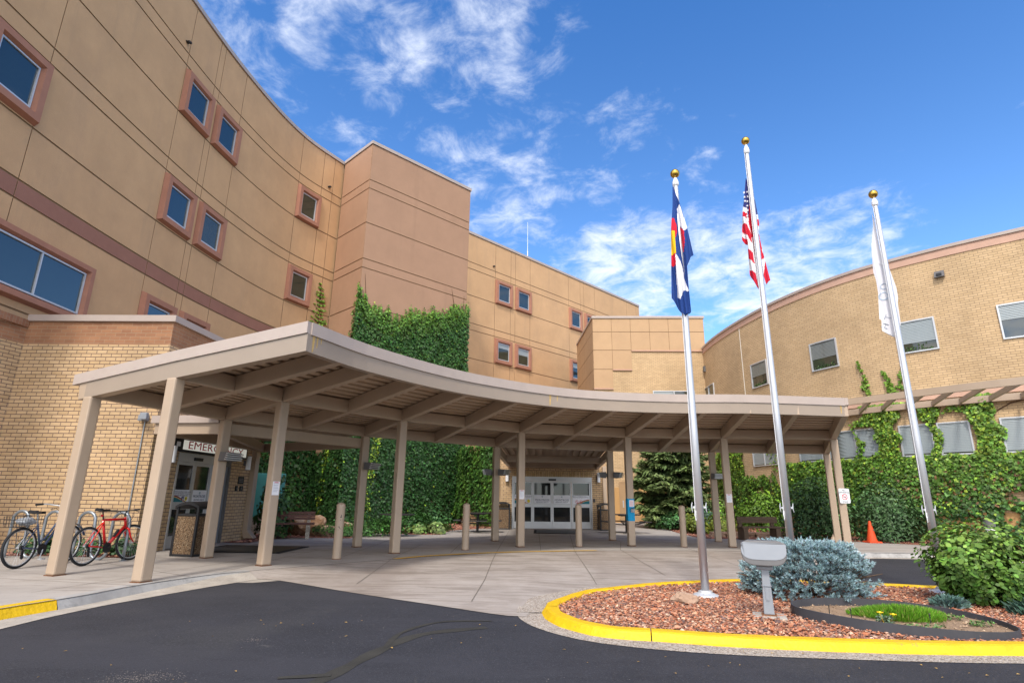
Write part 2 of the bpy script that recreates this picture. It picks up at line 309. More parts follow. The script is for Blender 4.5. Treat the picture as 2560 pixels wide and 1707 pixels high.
def link(name, me, mats, parent=None, smooth=False, bevel=0):
    for m in (mats if isinstance(mats, (list, tuple)) else [mats]): me.materials.append(M[m] if isinstance(m, str) else m)
    o = bpy.data.objects.new(name, me); COL.objects.link(o)
    if parent is not None: o.parent = parent
    if smooth:
        for p in me.polygons: p.use_smooth = True
    if bevel:
        bm = o.modifiers.new('soft_edges', 'BEVEL'); bm.width = bevel; bm.segments = 2; bm.limit_method = 'ANGLE'; bm.angle_limit = R(50)
    return o
def part(name, mb, mats, parent=None, smooth=False, bevel=0, world=False, weld=False):
    off = wloc(parent) if (world and parent is not None) else Vector((0, 0, 0))
    me = bpy.data.meshes.new(name)
    me.from_pydata([(x-off.x, y-off.y, z-off.z) for x, y, z in mb.v], [], mb.f)
    uvl = me.uv_layers.new(name='UVMap')
    flat = [c for f in mb.uv for uv in f for c in uv]; uvl.data.foreach_set('uv', flat)
    me.polygons.foreach_set('material_index', mb.mi)
    if weld or bevel:
        b = bmesh.new(); b.from_mesh(me); bmesh.ops.remove_doubles(b, verts=b.verts, dist=1e-5); b.to_mesh(me); b.free()
    me.update()
    return link(name, me, mats, parent, smooth, bevel)
def tag(o, label=None, cat=None, group=None, kind=None):
    if label: o['label'] = label
    if cat: o['category'] = cat
    if group: o['group'] = group
    if kind: o['kind'] = kind
    return o
def thing(name, label, cat, loc=(0, 0, 0), rz=0, group=None):
    o = bpy.data.objects.new(name, None); COL.objects.link(o); o.location = loc; o.rotation_euler = (0, 0, rz); o.empty_display_size = .2
    return tag(o, label, cat, group)
def dup(root, loc, rz, label, group=None):
    def cp(o, par):
        c = o.copy(); COL.objects.link(c)
        if par is not None: c.parent = par
        for ch in list(o.children): cp(ch, c)
        return c
    r = cp(root, None); r.location = loc; r.rotation_euler = (0, 0, rz); r['label'] = label
    if group: r['group'] = group
    return r
def text(s, size, P, s0, z0, d, mats, name, parent, align='CENTER', rot=0, squash=1.0, bold=0):
    """lettering as a thin mesh lying on the frame P (s along, z up, d outwards)"""
    cu = bpy.data.curves.new('lettering', 'FONT'); cu.body = s; cu.size = size; cu.align_x = align; cu.align_y = 'CENTER'; cu.extrude = .0015;  cu.resolution_u = 2
    t = bpy.data.objects.new('lettering', cu); COL.objects.link(t)
    dg = bpy.context.evaluated_depsgraph_get(); me = bpy.data.meshes.new_from_object(t.evaluated_get(dg))
    bpy.data.objects.remove(t); bpy.data.curves.remove(cu)
    off = wloc(parent); ca, sa = math.cos(rot), math.sin(rot)
    for v in me.vertices:
        x, y = v.co.x*squash, v.co.y; x, y = x*ca-y*sa, x*sa+y*ca
        v.co = Vector(P(s0+x, z0+y, d+v.co.z))-off
    me.name = name; me.materials.clear()
    return link(name, me, mats, parent)
def sheet(name, poly, z, m, kind='structure', label=None, parent=None):
    b = MB(); b.face([(x, y, z) for x, y in poly]); o = part(name, b, m, parent)
    me = o.data; bm = bmesh.new(); bm.from_mesh(me); bmesh.ops.triangulate(bm, faces=bm.faces)
    for f in bm.faces:
        if f.normal.z < 0: f.normal_flip()
    bm.to_mesh(me); bm.free()
    if kind: tag(o, kind=kind)
    return o
def cr(P, n=12):
    P = [np.array(p, float) for p in P]; P = [2*P[0]-P[1]]+P+[2*P[-1]-P[-2]]; o = []
    for i in range(1, len(P)-2):
        for k in range(n):
            t = k/n; a, b, c, d = P[i-1:i+3]
            o.append(.5*((2*b)+(-a+c)*t+(2*a-5*b+4*c-d)*t*t+(-a+3*b-3*c+d)*t**3))
    o.append(P[-2]); return np.array(o)
class Frame:
    """a wall in plan: s runs along it, d outwards (to the viewer's side), z up"""
    def __init__(f, pts):
        f.p = np.array(pts, float); f.l = np.concatenate([[0], np.cumsum(np.hypot(*np.diff(f.p, axis=0).T))]); f.L = f.l[-1]
        t = np.diff(f.p, axis=0); t /= np.hypot(*t.T)[:, None]
        tv = np.vstack([t[:1], (t[1:]+t[:-1])/2, t[-1:]]); tv /= np.hypot(*tv.T)[:, None]; f.t = tv
    def pos(f, s):
        x = np.interp(s, f.l, f.p[:, 0]); y = np.interp(s, f.l, f.p[:, 1])
        tx = np.interp(s, f.l, f.t[:, 0]); ty = np.interp(s, f.l, f.t[:, 1]); h = math.hypot(tx, ty); tx /= h; ty /= h
        if s > f.L: x += tx*(s-f.L); y += ty*(s-f.L)
        if s < 0: x += tx*s; y += ty*s
        return x, y, tx, ty
    def __call__(f, s, z, d=0):
        x, y, tx, ty = f.pos(s); return (x+ty*d, y-tx*d, z)
    def heading(f, s):
        x, y, tx, ty = f.pos(s); return math.atan2(ty, tx)
def wall(mb, P, s0, s1, z0, z1, d=0, step=.8, mi=0):
    n = max(1, int(math.ceil((s1-s0)/step)))
    for k in range(n):
        a = s0+(s1-s0)*k/n; b = s0+(s1-s0)*(k+1)/n
        mb.face([P(a, z0, d), P(b, z0, d), P(b, z1, d), P(a, z1, d)], uv=[(a, z0), (b, z0), (b, z1), (a, z1)], mi=mi)
def panels(mb, P, sb, zb, mis, gap=.024, hgap=.052, depth=.03, step=.7, backmi=1):
    """stucco panels parted by real grooves; mis(zi) gives the material of a row"""
    wall(mb, P, sb[0], sb[-1], zb[0], zb[-1], -depth, step, backmi)
    g = gap/2; gh = min(hgap/2, .05)
    for i in range(len(sb)-1):
        for j in range(len(zb)-1):
            a, b, c, e = sb[i]+g, sb[i+1]-g, zb[j]+gh, zb[j+1]-gh
            wall(mb, P, a, b, c, e, 0, step, mis(j))
            n = max(1, int(math.ceil((b-a)/step)))
            for k in range(n):
                u = a+(b-a)*k/n; w = a+(b-a)*(k+1)/n
                mb.face([P(u, c, -depth), P(w, c, -depth), P(w, c, 0), P(u, c, 0)], mi=backmi)
                mb.face([P(u, e, 0), P(w, e, 0), P(w, e, -depth), P(u, e, -depth)], mi=backmi)
            for q in (a, b): mb.face([P(q, c, 0), P(q, c, -depth), P(q, e, -depth), P(q, e, 0)], mi=backmi)

# ---------------------------------------------------------------- foliage helpers
def leaf_cloud(name, pos, nrm, size, col, var, m, parent=None, aspect=.42, fold=.16, axis=None, jit=.55, cols=None, rnd=False):
    """many small folded leaves in one mesh; every leaf has its own colour in the attribute 'tint'"""
    pos = np.asarray(pos, float); n = len(pos); nrm = np.asarray(nrm, float); nrm = nrm/(np.linalg.norm(nrm, axis=1)[:, None]+1e-9)
    size = np.broadcast_to(np.asarray(size, float), (n,))[:, None]
    ax = np.tile([[0, 0, -1.0]], (n, 1)) if axis is None else np.asarray(axis, float)
    ax = ax+rng.normal(0, jit, (n, 3)); t = ax-nrm*np.sum(ax*nrm, 1)[:, None]; t /= (np.linalg.norm(t, axis=1)[:, None]+1e-9)
    s = np.cross(nrm, t)
    if parent is not None: pos = pos-np.array(wloc(parent))
    prof = [(-.48, 0, 0), (-.06, aspect, fold), (.55, 0, 0), (-.06, -aspect, fold)] if not rnd else [(-.5, 0, 0), (-.25, aspect*.85, fold*.7), (.15, aspect, fold), (.5, aspect*.35, fold*.4), (.5, -aspect*.35, fold*.4), (.15, -aspect, fold), (-.25, -aspect*.85, fold*.7)]
    K = len(prof); v = np.empty((n, K, 3))
    for i, (a_, b_, c_) in enumerate(prof): v[:, i] = pos+t*size*a_+s*size*b_+nrm*size*c_
    me = bpy.data.meshes.new(name); me.vertices.add(K*n); me.loops.add(K*n); me.polygons.add(n)
    me.vertices.foreach_set('co', v.reshape(-1)); me.loops.foreach_set('vertex_index', np.arange(K*n, dtype=np.int32))
    me.polygons.foreach_set('loop_start', np.arange(0, K*n, K, dtype=np.int32)); me.polygons.foreach_set('loop_total', np.full(n, K, np.int32))
    me.update(calc_edges=True)
    c = np.tile(np.array(col)[None], (n, 1)) if cols is None else np.asarray(cols)
    c = c*np.exp(rng.normal(0, var, (n, 1)))*np.exp(rng.normal(0, var*.25, (n, 3)))
    at = me.color_attributes.new('tint', 'FLOAT_COLOR', 'POINT'); rgba = np.ones((K*n, 4)); rgba[:, :3] = np.repeat(c, K, axis=0); at.data.foreach_set('color', rgba.reshape(-1))
    return link(name, me, m, parent)
def wob(x, y, k=1.0, ph=0.0):
    return (np.sin(x*1.7*k+ph)*np.sin(y*1.3*k+ph*2.1)+.6*np.sin(x*3.9*k+1.3+ph)*np.sin(y*4.3*k+.7)+.35*np.sin(x*8.1*k+y*6.7*k+ph))/1.95

# ================================================================= hospital block (stucco)
K = 1.14       # hospital scaled about the camera by this; plan points and heights include it
HT_ = 19.2     # parapet height
HZ = [0, 3.81, 5.63, 8.28, 8.77, 10.25, 12.22, 12.70, 14.66, 16.60, 17.09, HT_]
def rowmat(j): return 2 if HZ[j] == 8.28 else 0
hosp = thing('hospital_building', 'tall tan stucco hospital block with concave window wall, square tower and terracotta window surrounds', 'building', (-6, 26, 0))
CW = Frame(cr([(-12.24, 7.5), (-12.30, 9.46), (-12.32, 11.4), (-12.27, 15.39), (-12.11, 18.7), (-11.86, 21.09), (-11.4, 23.71), (-10.72, 25.88), (-9.54, 27.99)], 10))
C0 = CW.L-24.02*K      # arc length where the measured joints start
cs = [0]+[C0+K*v for v in (8.5, 9.98, 14.36, 15.83, 16.12, 17.46, 21.45, 22.8, 23.43)]+[CW.L]
b = MB(); panels(b, CW, cs, HZ, rowmat); part('curved_wall', b, ['stucco', 'stucco_groove', 'stucco_band'], hosp, world=True)
TL = Frame([(-9.48, 27.86), (-7.47, 25.91)]); TR = Frame([(-7.47, 25.91), (-2.63, 30.57)]); TB = Frame([(-2.63, 30.57), (-5.7, 33.7)])
b = MB()
THZ = [z for z in HZ if z not in (8.77,)]
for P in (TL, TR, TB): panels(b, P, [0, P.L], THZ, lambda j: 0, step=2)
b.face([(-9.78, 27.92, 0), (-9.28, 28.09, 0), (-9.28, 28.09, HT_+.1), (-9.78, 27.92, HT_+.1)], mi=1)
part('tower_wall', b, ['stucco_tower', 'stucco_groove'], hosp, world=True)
FW = Frame([(-3.65, 35.66), (12.18, 51.46), (15.4, 54.67)])
o_ = .774
FHZ = [z for z in HZ if z not in (8.28, 8.77)]
fs = [0]+[o_+K*v for v in (2.28, 3.67, 4.09, 5.5, 9.58, 10.94, 11.37, 12.73, 17.06, 18.46)]+[o_+21.6]
b = MB(); panels(b, FW, fs, FHZ, lambda j: 0, step=3); part('wing_wall', b, ['stucco', 'stucco_groove'], hosp, world=True)
b = MB()
fe = FW(fs[-1], 0, 0); b.face([(*fe[:2], 0), (fe[0]-6, fe[1]+6, 0), (fe[0]-6, fe[1]+6, HT_), (*fe[:2], HT_)])
fe = CW(0, 0, 0); b.face([(-30, fe[1], 0), (*fe[:2], 0), (*fe[:2], HT_), (-30, fe[1], HT_)])  # unseen near end, cut short here so the sun reaches the annex
part('end_wall', b, 'stucco', hosp, world=True)
b = MB()
b.cbox(CW, 0, CW.L+.1, HT_, HT_+.18, -.35, .06, step=.6)
for P, s1 in ((TL, TL.L+.05), (TR, TR.L+.05), (TB, TB.L)): b.cbox(P, -.0, s1, HT_+.004, HT_+.184, -.35, .05)
b.cbox(FW, 0, fs[-1], HT_, HT_+.18, -.35, .06)
part('parapet_cap', b, 'cap', hosp, world=True)
b = MB(); b.face([(x, y, 18.9) for x, y in ((-9.6, 28.4), (-7.5, 26.3), (-3.0, 30.6), (-5.6, 33.6), (-3.7, 36.1), (11.6, 51.6), (-2, 66), (-34, 45), (-34, 7.6), (-12.4, 7.6), (-12.5, 15.4), (-12.3, 18.7), (-11.7, 23.8))])
part('roof', b, 'cap', hosp, world=True)

def stucco_window(P, s, z, w, h, glass='glass', lights=1, parent=hosp, blind=None, fr=.31, out=.17):
    """glass pane with a metal frame, set deep inside a splayed terracotta surround"""
    a, b_, c, e = s+fr, s+w-fr, z+fr, z+h-fr
    g = MB(); wall(g, P, a, b_, c, e, .035, 1.0); gl = part('window', g, glass, parent, world=True)
    f = MB(); t = .042
    for k in range(lights+1):
        x = a+(b_-a-t)*k/lights; f.cbox(P, x, x+t, c, e, .02, .075)
    f.cbox(P, a+t, b_-t, c, c+t, .02, .072); f.cbox(P, a+t, b_-t, e-t, e, .02, .072)
    part('window_frame', f, 'alu', gl, world=True)
    q = MB(); n = max(1, int(math.ceil(w/.7)))
    ring = lambda x0, x1, z0, z1, d: [(x0, z0, d), (x1, z0, d), (x1, z1, d), (x0, z1, d)]
    A_ = ring(s, s+w, z, z+h, 0); B_ = ring(s+.06, s+w-.06, z+.06, z+h-.06, out); C_ = ring(a-.07, b_+.07, c-.07, e+.07, out); D_ = ring(a, b_, c, e, .02)
    for r0, r1 in ((A_, B_), (B_, C_), (C_, D_)):
        for k in range(4):
            k2 = (k+1) % 4
            for j in range(n):
                lp = lambda u, v, tt: tuple(u[i]+(v[i]-u[i])*tt for i in range(3))
                p = [lp(r0[k], r0[k2], j/n), lp(r0[k], r0[k2], (j+1)/n), lp(r1[k], r1[k2], (j+1)/n), lp(r1[k], r1[k2], j/n)]
                q.face([P(*x) for x in p])
    part('surround', q, 'surround', gl, world=True, weld=True)
    if blind:
        m = MB(); wall(m, P, a+.05, b_-.05, e-(e-c)*blind, e-.05, .045, 1.0); part('blind', m, 'blind', gl, world=True)
    return gl
Z3, Z2, Z1 = 14.67, 10.31, 5.89
for s, z, w, g in ((8.46, Z2, 1.55, 'glass'), (14.38, Z3, 1.5, 'glass'), (16.12, Z3, 1.45, 'glass'), (14.36, Z2, 1.5, 'glass'), (16.1, Z2, 1.45, 'glass_warm'), (21.45, Z3, 1.38, 'glass_warm'), (21.43, Z2, 1.38, 'glass_warm'), (16.08, Z1, 1.45, 'glass'), (14.36, Z1, 1.5, 'glass')):
    stucco_window(CW, C0+K*s, z, K*w, 1.82, g)
stucco_window(CW, C0+K*8.1, Z1-.05, 5.04, 1.76, 'glass', 3, fr=.27)
for s, z, g, bl in ((2.29, Z3, 'glass', None), (4.09, Z3, 'glass', None), (2.31, Z2, 'glass_warm', .3), (4.08, Z2, 'glass_warm', .4), (9.57, Z3, 'glass', None), (11.37, Z3, 'glass', None), (9.57, Z2, 'glass', .3), (11.37, Z2, 'glass', None)):
    stucco_window(FW, o_+K*s, z, 1.71, 1.82, g, blind=bl)
def wall_vent(P, s, z, label):
    o = thing('wall_spout', label, 'spout', P(s, z, 0), P.heading(s)); m = MB()
    m.tube([(0, 0, 0), (0, -.10, 0), (0, -.16, -.05)], [.06, .06, .05], 10); m.lathe([(.085, -.012), (.085, .012)], (0, -.012, 0), 10)
    part('spout_body', m, 'black', o, smooth=True)
wall_vent(CW, C0+K*14.17, 17.43, 'small dark overflow spout high on the curved stucco wall')
wall_vent(CW, C0+K*23.2, 17.37, 'small dark overflow spout beside the stucco tower corner')
wall_vent(FW, o_+K*2.1, 17.43, 'small dark overflow spout high on the far stucco wing')
an = thing('roof_antenna', 'thin white whip antenna standing on the far roof edge', 'antenna', (1.14, 41.0, 18.9))
m = MB(); m.tube([(0, 0, 0), (0, 0, 1.2)], .035, 8); part('mast', m, 'white', an); m = MB(); m.tube([(0, 0, 1.2), (0, 0, 3.7)], [.02, .012], 6); part('whip', m, 'white', an)

# ================================================================= brick annex with the emergency entrance
annex = thing('brick_annex', 'low tan brick building with red brick band and automatic emergency doors', 'building', (-9, 14, 0))
AL = Frame([(-12.18, 6.6), (-12.17, 12.3), (-11.95, 13.35)]); AN = Frame([(-11.95, 13.35), (-8.3, 13.25)]); EM = Frame([(-8.3, 13.25), (-8.0, 18.1)]); AB = Frame([(-8.0, 18.1), (-12.1, 18.2)])
b = MB(); r = MB(); rs = MB()
wall(b, AN, 0, AN.L, 0, 4.78); wall(r, AN, 0, AN.L, 4.78, 5.36)
wall(b, AL, 0, AL.L, 0, 4.78); wall(r, AL, 0, AL.L, 4.78, 5.2); rs.cbox(AL, 0, AL.L, 5.2, 5.38, -.06, .03)
wall(r, EM, 0, EM.L, 4.78, 5.36); wall(r, AB, 0, AB.L, 4.78, 5.36); wall(b, AB, 0, AB.L, 0, 4.78)
DS0, DS1, DT = 1.02, 3.46, 2.3
wall(b, EM, 0, DS0, 0, 4.78); wall(b, EM, DS1, EM.L, 0, 4.78); wall(b, EM, DS0, DS1, DT, 4.78)
part('brick_wall', b, 'brick', annex, world=True); part('red_brick_band', r, 'brick_red', annex, world=True); part('soldier_course', rs, 'brick_red_soldier', annex, world=True)
b = MB()
b.cbox(AN, .0, AN.L+.06, 5.36, 5.52, -.3, .06); b.cbox(EM, .062, EM.L, 5.362, 5.522, -.3, .06); part('coping', b, 'cap', annex, world=True)
b = MB(); b.face([(-12.2, 13.45, 5.2), (-8.4, 13.35, 5.2), (-8.1, 18, 5.2), (-12, 18.1, 5.2)]); part('roof', b, 'cap', annex, world=True)
def sliding_doors(P, s0, s1, zt, parent, nleaf, glassmat, header=.25):
    """recessed aluminium portal, header with sensor, leaves each a door with two panes"""
    f = MB(); t = .055
    f.cbox(P, s0, s0+t, 0, zt, -.12, .02); f.cbox(P, s1-t, s1, 0, zt, -.12, .02); f.cbox(P, s0+t, s1-t, zt-header, zt, -.12, .015)
    fr = part('door_frame', f, 'alu_door', parent, world=True)
    out = []
    for k in range(nleaf):
        a = s0+t+(s1-s0-2*t)*k/nleaf; e = s0+t+(s1-s0-2*t)*(k+1)/nleaf; dd = -.03 if k in (0, nleaf-1) else -.065; zt2 = zt-header-.004
        q = MB(); w = .07
        q.cbox(P, a+.004, a+w, .02, zt2, dd-.04, dd); q.cbox(P, e-w, e-.004, .02, zt2, dd-.04, dd)
        for z0, z1 in ((.02, .31), (.93, 1.10), (zt2-.07, zt2)): q.cbox(P, a+w, e-w, z0, z1, dd-.04, dd)
        leaf = part('door', q, 'alu_door', parent, world=True)
        for z0, z1 in ((.31, .93), (1.10, zt2-.07)):
            g = MB(); wall(g, P, a+w, e-w, z0, z1, dd-.02, 3); part('door_pane', g, glassmat, leaf, world=True)
        out.append((a+w, e-w, dd, leaf))
    f = MB(); f.cbox(P, (s0+s1)/2-.17, (s0+s1)/2+.17, zt-.17, zt-.09, .015, .06); part('door_sensor', f, 'black', parent, world=True)
    return out
def logo_mark(P, s, z, d, k, mats, parent):
    m = MB()
    for j in range(5):
        an = R(20+j*38); c0 = (s+math.cos(an)*k*.25, z+math.sin(an)*k*.25); c1 = (s+math.cos(an)*k, z+math.sin(an)*k*.75); px, pz = -math.sin(an)*k*.22, math.cos(an)*k*.22
        m.face([P(c0[0], c0[1], d), P((c0[0]+c1[0])/2+px, (c0[1]+c1[1])/2+pz, d), P(c1[0], c1[1], d), P((c0[0]+c1[0])/2-px, (c0[1]+c1[1])/2-pz, d)])
    m.face([P(s-k*1.1, z-k*.1, d), P(s, z-k*.55, d), P(s+k*.9, z-k*.45, d), P(s, z-k*.1, d)])
    part('logo', m, mats, parent, world=True)
def disc(m, P, s, z, r, d, n=18, mi=0): m.face([P(s+r*math.cos(2*math.pi*k/n), z+r*math.sin(2*math.pi*k/n), d) for k in range(n)], mi=mi)
def ring(m, P, s, z, r0, r1, d, n=20, mi=0):
    for k in range(n):
        a0, a1 = 2*math.pi*k/n, 2*math.pi*(k+1)/n
        m.face([P(s+r0*math.cos(a0), z+r0*math.sin(a0), d), P(s+r1*math.cos(a0), z+r1*math.sin(a0), d), P(s+r1*math.cos(a1), z+r1*math.sin(a1), d), P(s+r0*math.cos(a1), z+r0*math.sin(a1), d)], mi=mi)
def logo_sticker(P, a, e, z0, z1, dd, leaf):
    m = MB(); m.cbox(P, a, e, z0, z1, dd+.001, dd+.004); st = part('sticker', m, 'paper', leaf, world=True)
    c = (a+e)/2; w = e-a; d = dd+.0055
    logo_mark(P, c, z1-.075, d, .045, 'teal', leaf)
    text('MONTROSE', w*.165, P, c, z0+.14, d, 'print_dark', 'lettering', leaf); text('REGIONAL HEALTH', w*.085, P, c, z0+.055, d, 'print_dark', 'lettering', leaf)
def notice_sticker(P, a, e, z0, z1, dd, leaf, flip, lines):
    m = MB(); m.cbox(P, a, e, z0, z1, dd+.001, dd+.004); part('sticker', m, 'paper', leaf, world=True)
    d = dd+.0055; w = e-a; sg = -1 if flip else 1; x0 = e if flip else a
    for (r0, r1, mm, k) in ((0, .62, 'teal', 0), (.62, .74, 'sand', 1), (.74, .9, 'maroon', 2)):
        m = MB(); n = 10; h = (z1-z0)*.62
        for j in range(n):
            u0, u1 = j/n, (j+1)/n
            f = lambda u, rr: z0+.004+h*rr*max(0, 1-(u/(.35+.55*rr))**1.4)
            p = [P(x0+sg*w*u0, f(u0, r0) if r0 else z0+.004, d+.0006*k), P(x0+sg*w*u1, f(u1, r0) if r0 else z0+.004, d+.0006*k), P(x0+sg*w*u1, f(u1, r1), d+.0006*k), P(x0+sg*w*u0, f(u0, r1), d+.0006*k)]
            m.face(p if not flip else p[::-1])
        part('swoosh', m, mm, leaf, world=True)
    c = (a+e)/2
    for i, t_ in enumerate(lines): text(t_, w*.062, P, c, z1-.05-.045*i, d, 'print_dark', 'lettering', leaf)
lv = sliding_doors(EM, DS0, 2.62, DT, annex, 2, 'glass_door', .22)
f = MB(); f.cbox(EM, 2.62, DS1, 2.06, DT, -.12, .015); f.cbox(EM, 2.62, 2.70, 0, 2.06, -.12, .02); f.cbox(EM, 3.40, DS1, 0, 2.06, -.12, .02); part('door_frame', f, 'gray', annex, world=True)
f = MB(); f.cbox(EM, 2.70, 3.40, .015, 2.055, -.10, -.05); dl = part('white_door', f, 'lightgray', annex, world=True); dl['label'] = 'pale grey metal door beside the sliding doors'
f = MB(); f.cbox(EM, 2.74, 2.80, .98, 1.12, -.05, -.02); f.tube([EM(2.77, 1.05, -.02), EM(2.77, 1.05, .03), EM(2.87, 1.05, .03)], .012, 8); part('handle', f, 'alu_bright', dl, world=True)
a, e, dd, lf = lv[1]; logo_sticker(EM, a, e, 1.10, 1.40, dd, lf)
a, e, dd, lf = lv[0]; notice_sticker(EM, a, e, 1.10, 1.40, dd, lf, False, ['CAUTION AUTOMATIC SLIDING DOOR', 'PLEASE USE EMERGENCY ENTRANCE', 'BETWEEN 8:00 PM AND 5:00 AM'])
m = MB(); m.cbox(EM, e-.30, e-.20, 1.13, 1.24, dd+.004, dd+.0065); part('access_sign', m, 'flag_navy', lf, world=True)
m = MB(); disc(m, EM, e-.245, 1.215, .011, dd+.0075); ring(m, EM, e-.245, 1.165, .022, .03, dd+.0075); m.face([EM(e-.255, 1.2, dd+.0075), EM(e-.24, 1.2, dd+.0075), EM(e-.225, 1.155, dd+.0075), EM(e-.245, 1.16, dd+.0075)]); part('access_symbol', m, 'white', lf, world=True)
m = MB(); disc(m, EM, e-.12, 1.185, .055, dd+.0065); part('round_sticker', m, 'sticker_yellow', lf, world=True)
m = MB(); m.cbox(EM, e-.15, e-.09, 1.172, 1.198, dd+.0065, dd+.0075); part('sticker_mark', m, 'sign_black', lf, world=True)
# downspout with a kick at its foot
def downspout(P, s, zt, parent, w=.24, dp=.16):
    m = MB(); m.cbox(P, s, s+w, .28, zt, .004, dp); m.hexa([P(s, .05, dp+.22), P(s+w, .05, dp+.22), P(s+w, .05, .06), P(s, .05, .06), P(s, .28, dp), P(s+w, .28, dp), P(s+w, .28, .004), P(s, .28, .004)])
    part('downspout', m, 'steel', parent, bevel=.01, world=True)
downspout(EM, 4.56, 2.78, annex)

# sign, lamps and small fittings on the annex: things of their own
sg = thing('emergency_sign', 'backlit white sign with red EMERGENCY lettering over sliding doors', 'sign', EM(2.42, 2.47, .1))
f = MB(); f.cbox(EM, .56, 4.0, 2.31, 2.64, .01, .16); part('sign_box', f, 'sign_black', sg, world=True, bevel=.008)
f = MB(); f.cbox(EM, .90, 3.93, 2.36, 2.59, .155, .166); part('sign_face', f, 'sign_face', sg, world=True)
f = MB(); f.cbox(EM, .64, .78, 2.42, 2.53, .155, .166); part('side_notice', f, 'paper', sg, world=True)
text('EMERGENCY', .27, EM, 2.40, 2.475, .169, 'sign_red', 'lettering', sg, squash=1.72, bold=.009)
def sconce(P, s, z, label, h=.40, r=.075):
    o = thing('wall_lamp', label, 'wall lamp', P(s, z, 0), P.heading(s)); m = MB(); m.box(-.06, .06, -.05, -.002, h*.3, h*.7); part('bracket', m, 'gray', o)
    m = MB(); m.lathe([(r*.9, 0), (r, .01), (r, h*.12), (r*.96, h*.13), (r*.96, h*.87), (r, h*.88), (r, h-.01), (r*.9, h)], (0, -.05-r, 0), 16); part('lamp_body', m, 'white', o, smooth=False)
sconce(EM, .62, 2.02, 'white cylinder wall lamp between brick corner and EMERGENCY sign')
sconce(EM, 4.2, 2.02, 'white cylinder wall lamp between EMERGENCY sign and brown downspout')
o = thing('wall_plaque', 'black framed plaque on the brick beside the emergency doors', 'plaque', EM(4.1, 1.7, 0)); f = MB(); f.cbox(EM, 3.95, 4.27, 1.60, 1.82, .003, .02); part('plaque_plate', f, 'sign_black', o, world=True)
f = MB()
for k in range(3): f.cbox(EM, 4.0, 4.22, 1.655+.045*k, 1.675+.045*k, .02, .023)
part('plaque_lines', f, 'gray', o, world=True)
for s, lab in ((3.84, 'small black door button box nearest the pale grey door'), (4.08, 'larger black door button box below the framed plaque')):
    o = thing('button_box', lab, 'button box', EM(s, 1.47, 0)); f = MB(); f.cbox(EM, s, s+(.09 if s < 4 else .15), 1.40, 1.55, .003, .05); part('box_shell', f, 'black', o, world=True, bevel=.008)
    f = MB(); f.cbox(EM, s+.02, s+.07, 1.45, 1.50, .05, .056); part('button', f, 'gray', o, world=True)
o = thing('conduit_light', 'grey floodlight box on conduit running up the brick wall', 'light', AN(3.38, 2.95, 0))
f = MB(); f.cbox(AN, 3.30, 3.48, 2.92, 3.06, .01, .16); f.cbox(AN, 3.40, 3.56, 2.94, 3.10, .16, .26); part('light_box', f, 'lightgray', o, world=True, bevel=.012)
f = MB(); f.tube([AN(3.40, .15, .03), AN(3.40, 2.93, .03)], .014, 8); part('conduit', f, 'galv', o, world=True)

# ================================================================= stepped stucco and brick block behind
blk = thing('stepped_block', 'three storey block of pale stucco squares stepping down into tan brick', 'building', (8.7, 34.6, 0))
BK = Frame([(5.17, 34.71), (12.23, 34.41)]); BS = Frame([(4.95, 41.5), (5.17, 34.71)])
q = 1.205
b = MB(); zz = [1.94, 7.98, 9.19, 10.43, 11.64, 12.55]
panels(b, BK, [0, q, 2*q, 3*q, 4*q, 5*q, BK.L], [10.43, 11.64, 12.55], lambda j: 0, step=3, gap=.022, hgap=.03)
panels(b, BK, [0, q, 2*q], [9.19, 10.43], lambda j: 0, step=3, gap=.022, hgap=.03); panels(b, BK, [0, q], [7.98, 9.19], lambda j: 0, step=3, gap=.022, hgap=.03)
panels(b, BS, [0, 3.4, BS.L], [0, 4.0, 7.98, 9.19, 10.43, 11.64, 12.55], lambda j: 0, step=3, gap=.022, hgap=.03)
part('stucco_panels', b, ['stucco_block', 'stucco_groove'], blk, world=True)
b = MB(); wall(b, BK, 2*q, BK.L, 9.19, 10.43, -.04, 9); wall(b, BK, q, BK.L, 7.98, 9.19, -.04, 9); wall(b, BK, 0, BK.L, 2.0, 7.98, -.04, 9); part('brick_wall', b, 'brick_fine', blk, world=True)
b = MB(); wall(b, BK, 0, BK.L, 0, 2.0, 0, 9); b.face([BK(0, 2.0, 0), BK(BK.L, 2.0, 0), BK(BK.L, 2.0, -.04), BK(0, 2.0, -.04)]); part('stucco_base', b, 'stucco_low', blk, world=True)
b = MB()
for s0, s1, z in ((2*q, BK.L, 10.43), (q, 2*q, 9.19), (0, q, 7.98)): b.cbox(BK, s0, s1, z-.07, z-.002, -.04, .05)
part('ledge', b, 'ledge', blk, world=True)
b = MB(); b.cbox(BK, -.05, BK.L+.05, 12.55, 12.70, -.4, .06); b.cbox(BS, 0, BS.L-.06, 12.552, 12.702, -.4, .05); part('parapet_cap', b, 'cap', blk, world=True)
b = MB(); b.face([(5.2, 34.8, 12.4), (12.2, 34.5, 12.4), (12.2, 46, 12.4), (5.0, 41, 12.4)]); part('roof', b, 'cap', blk, world=True)
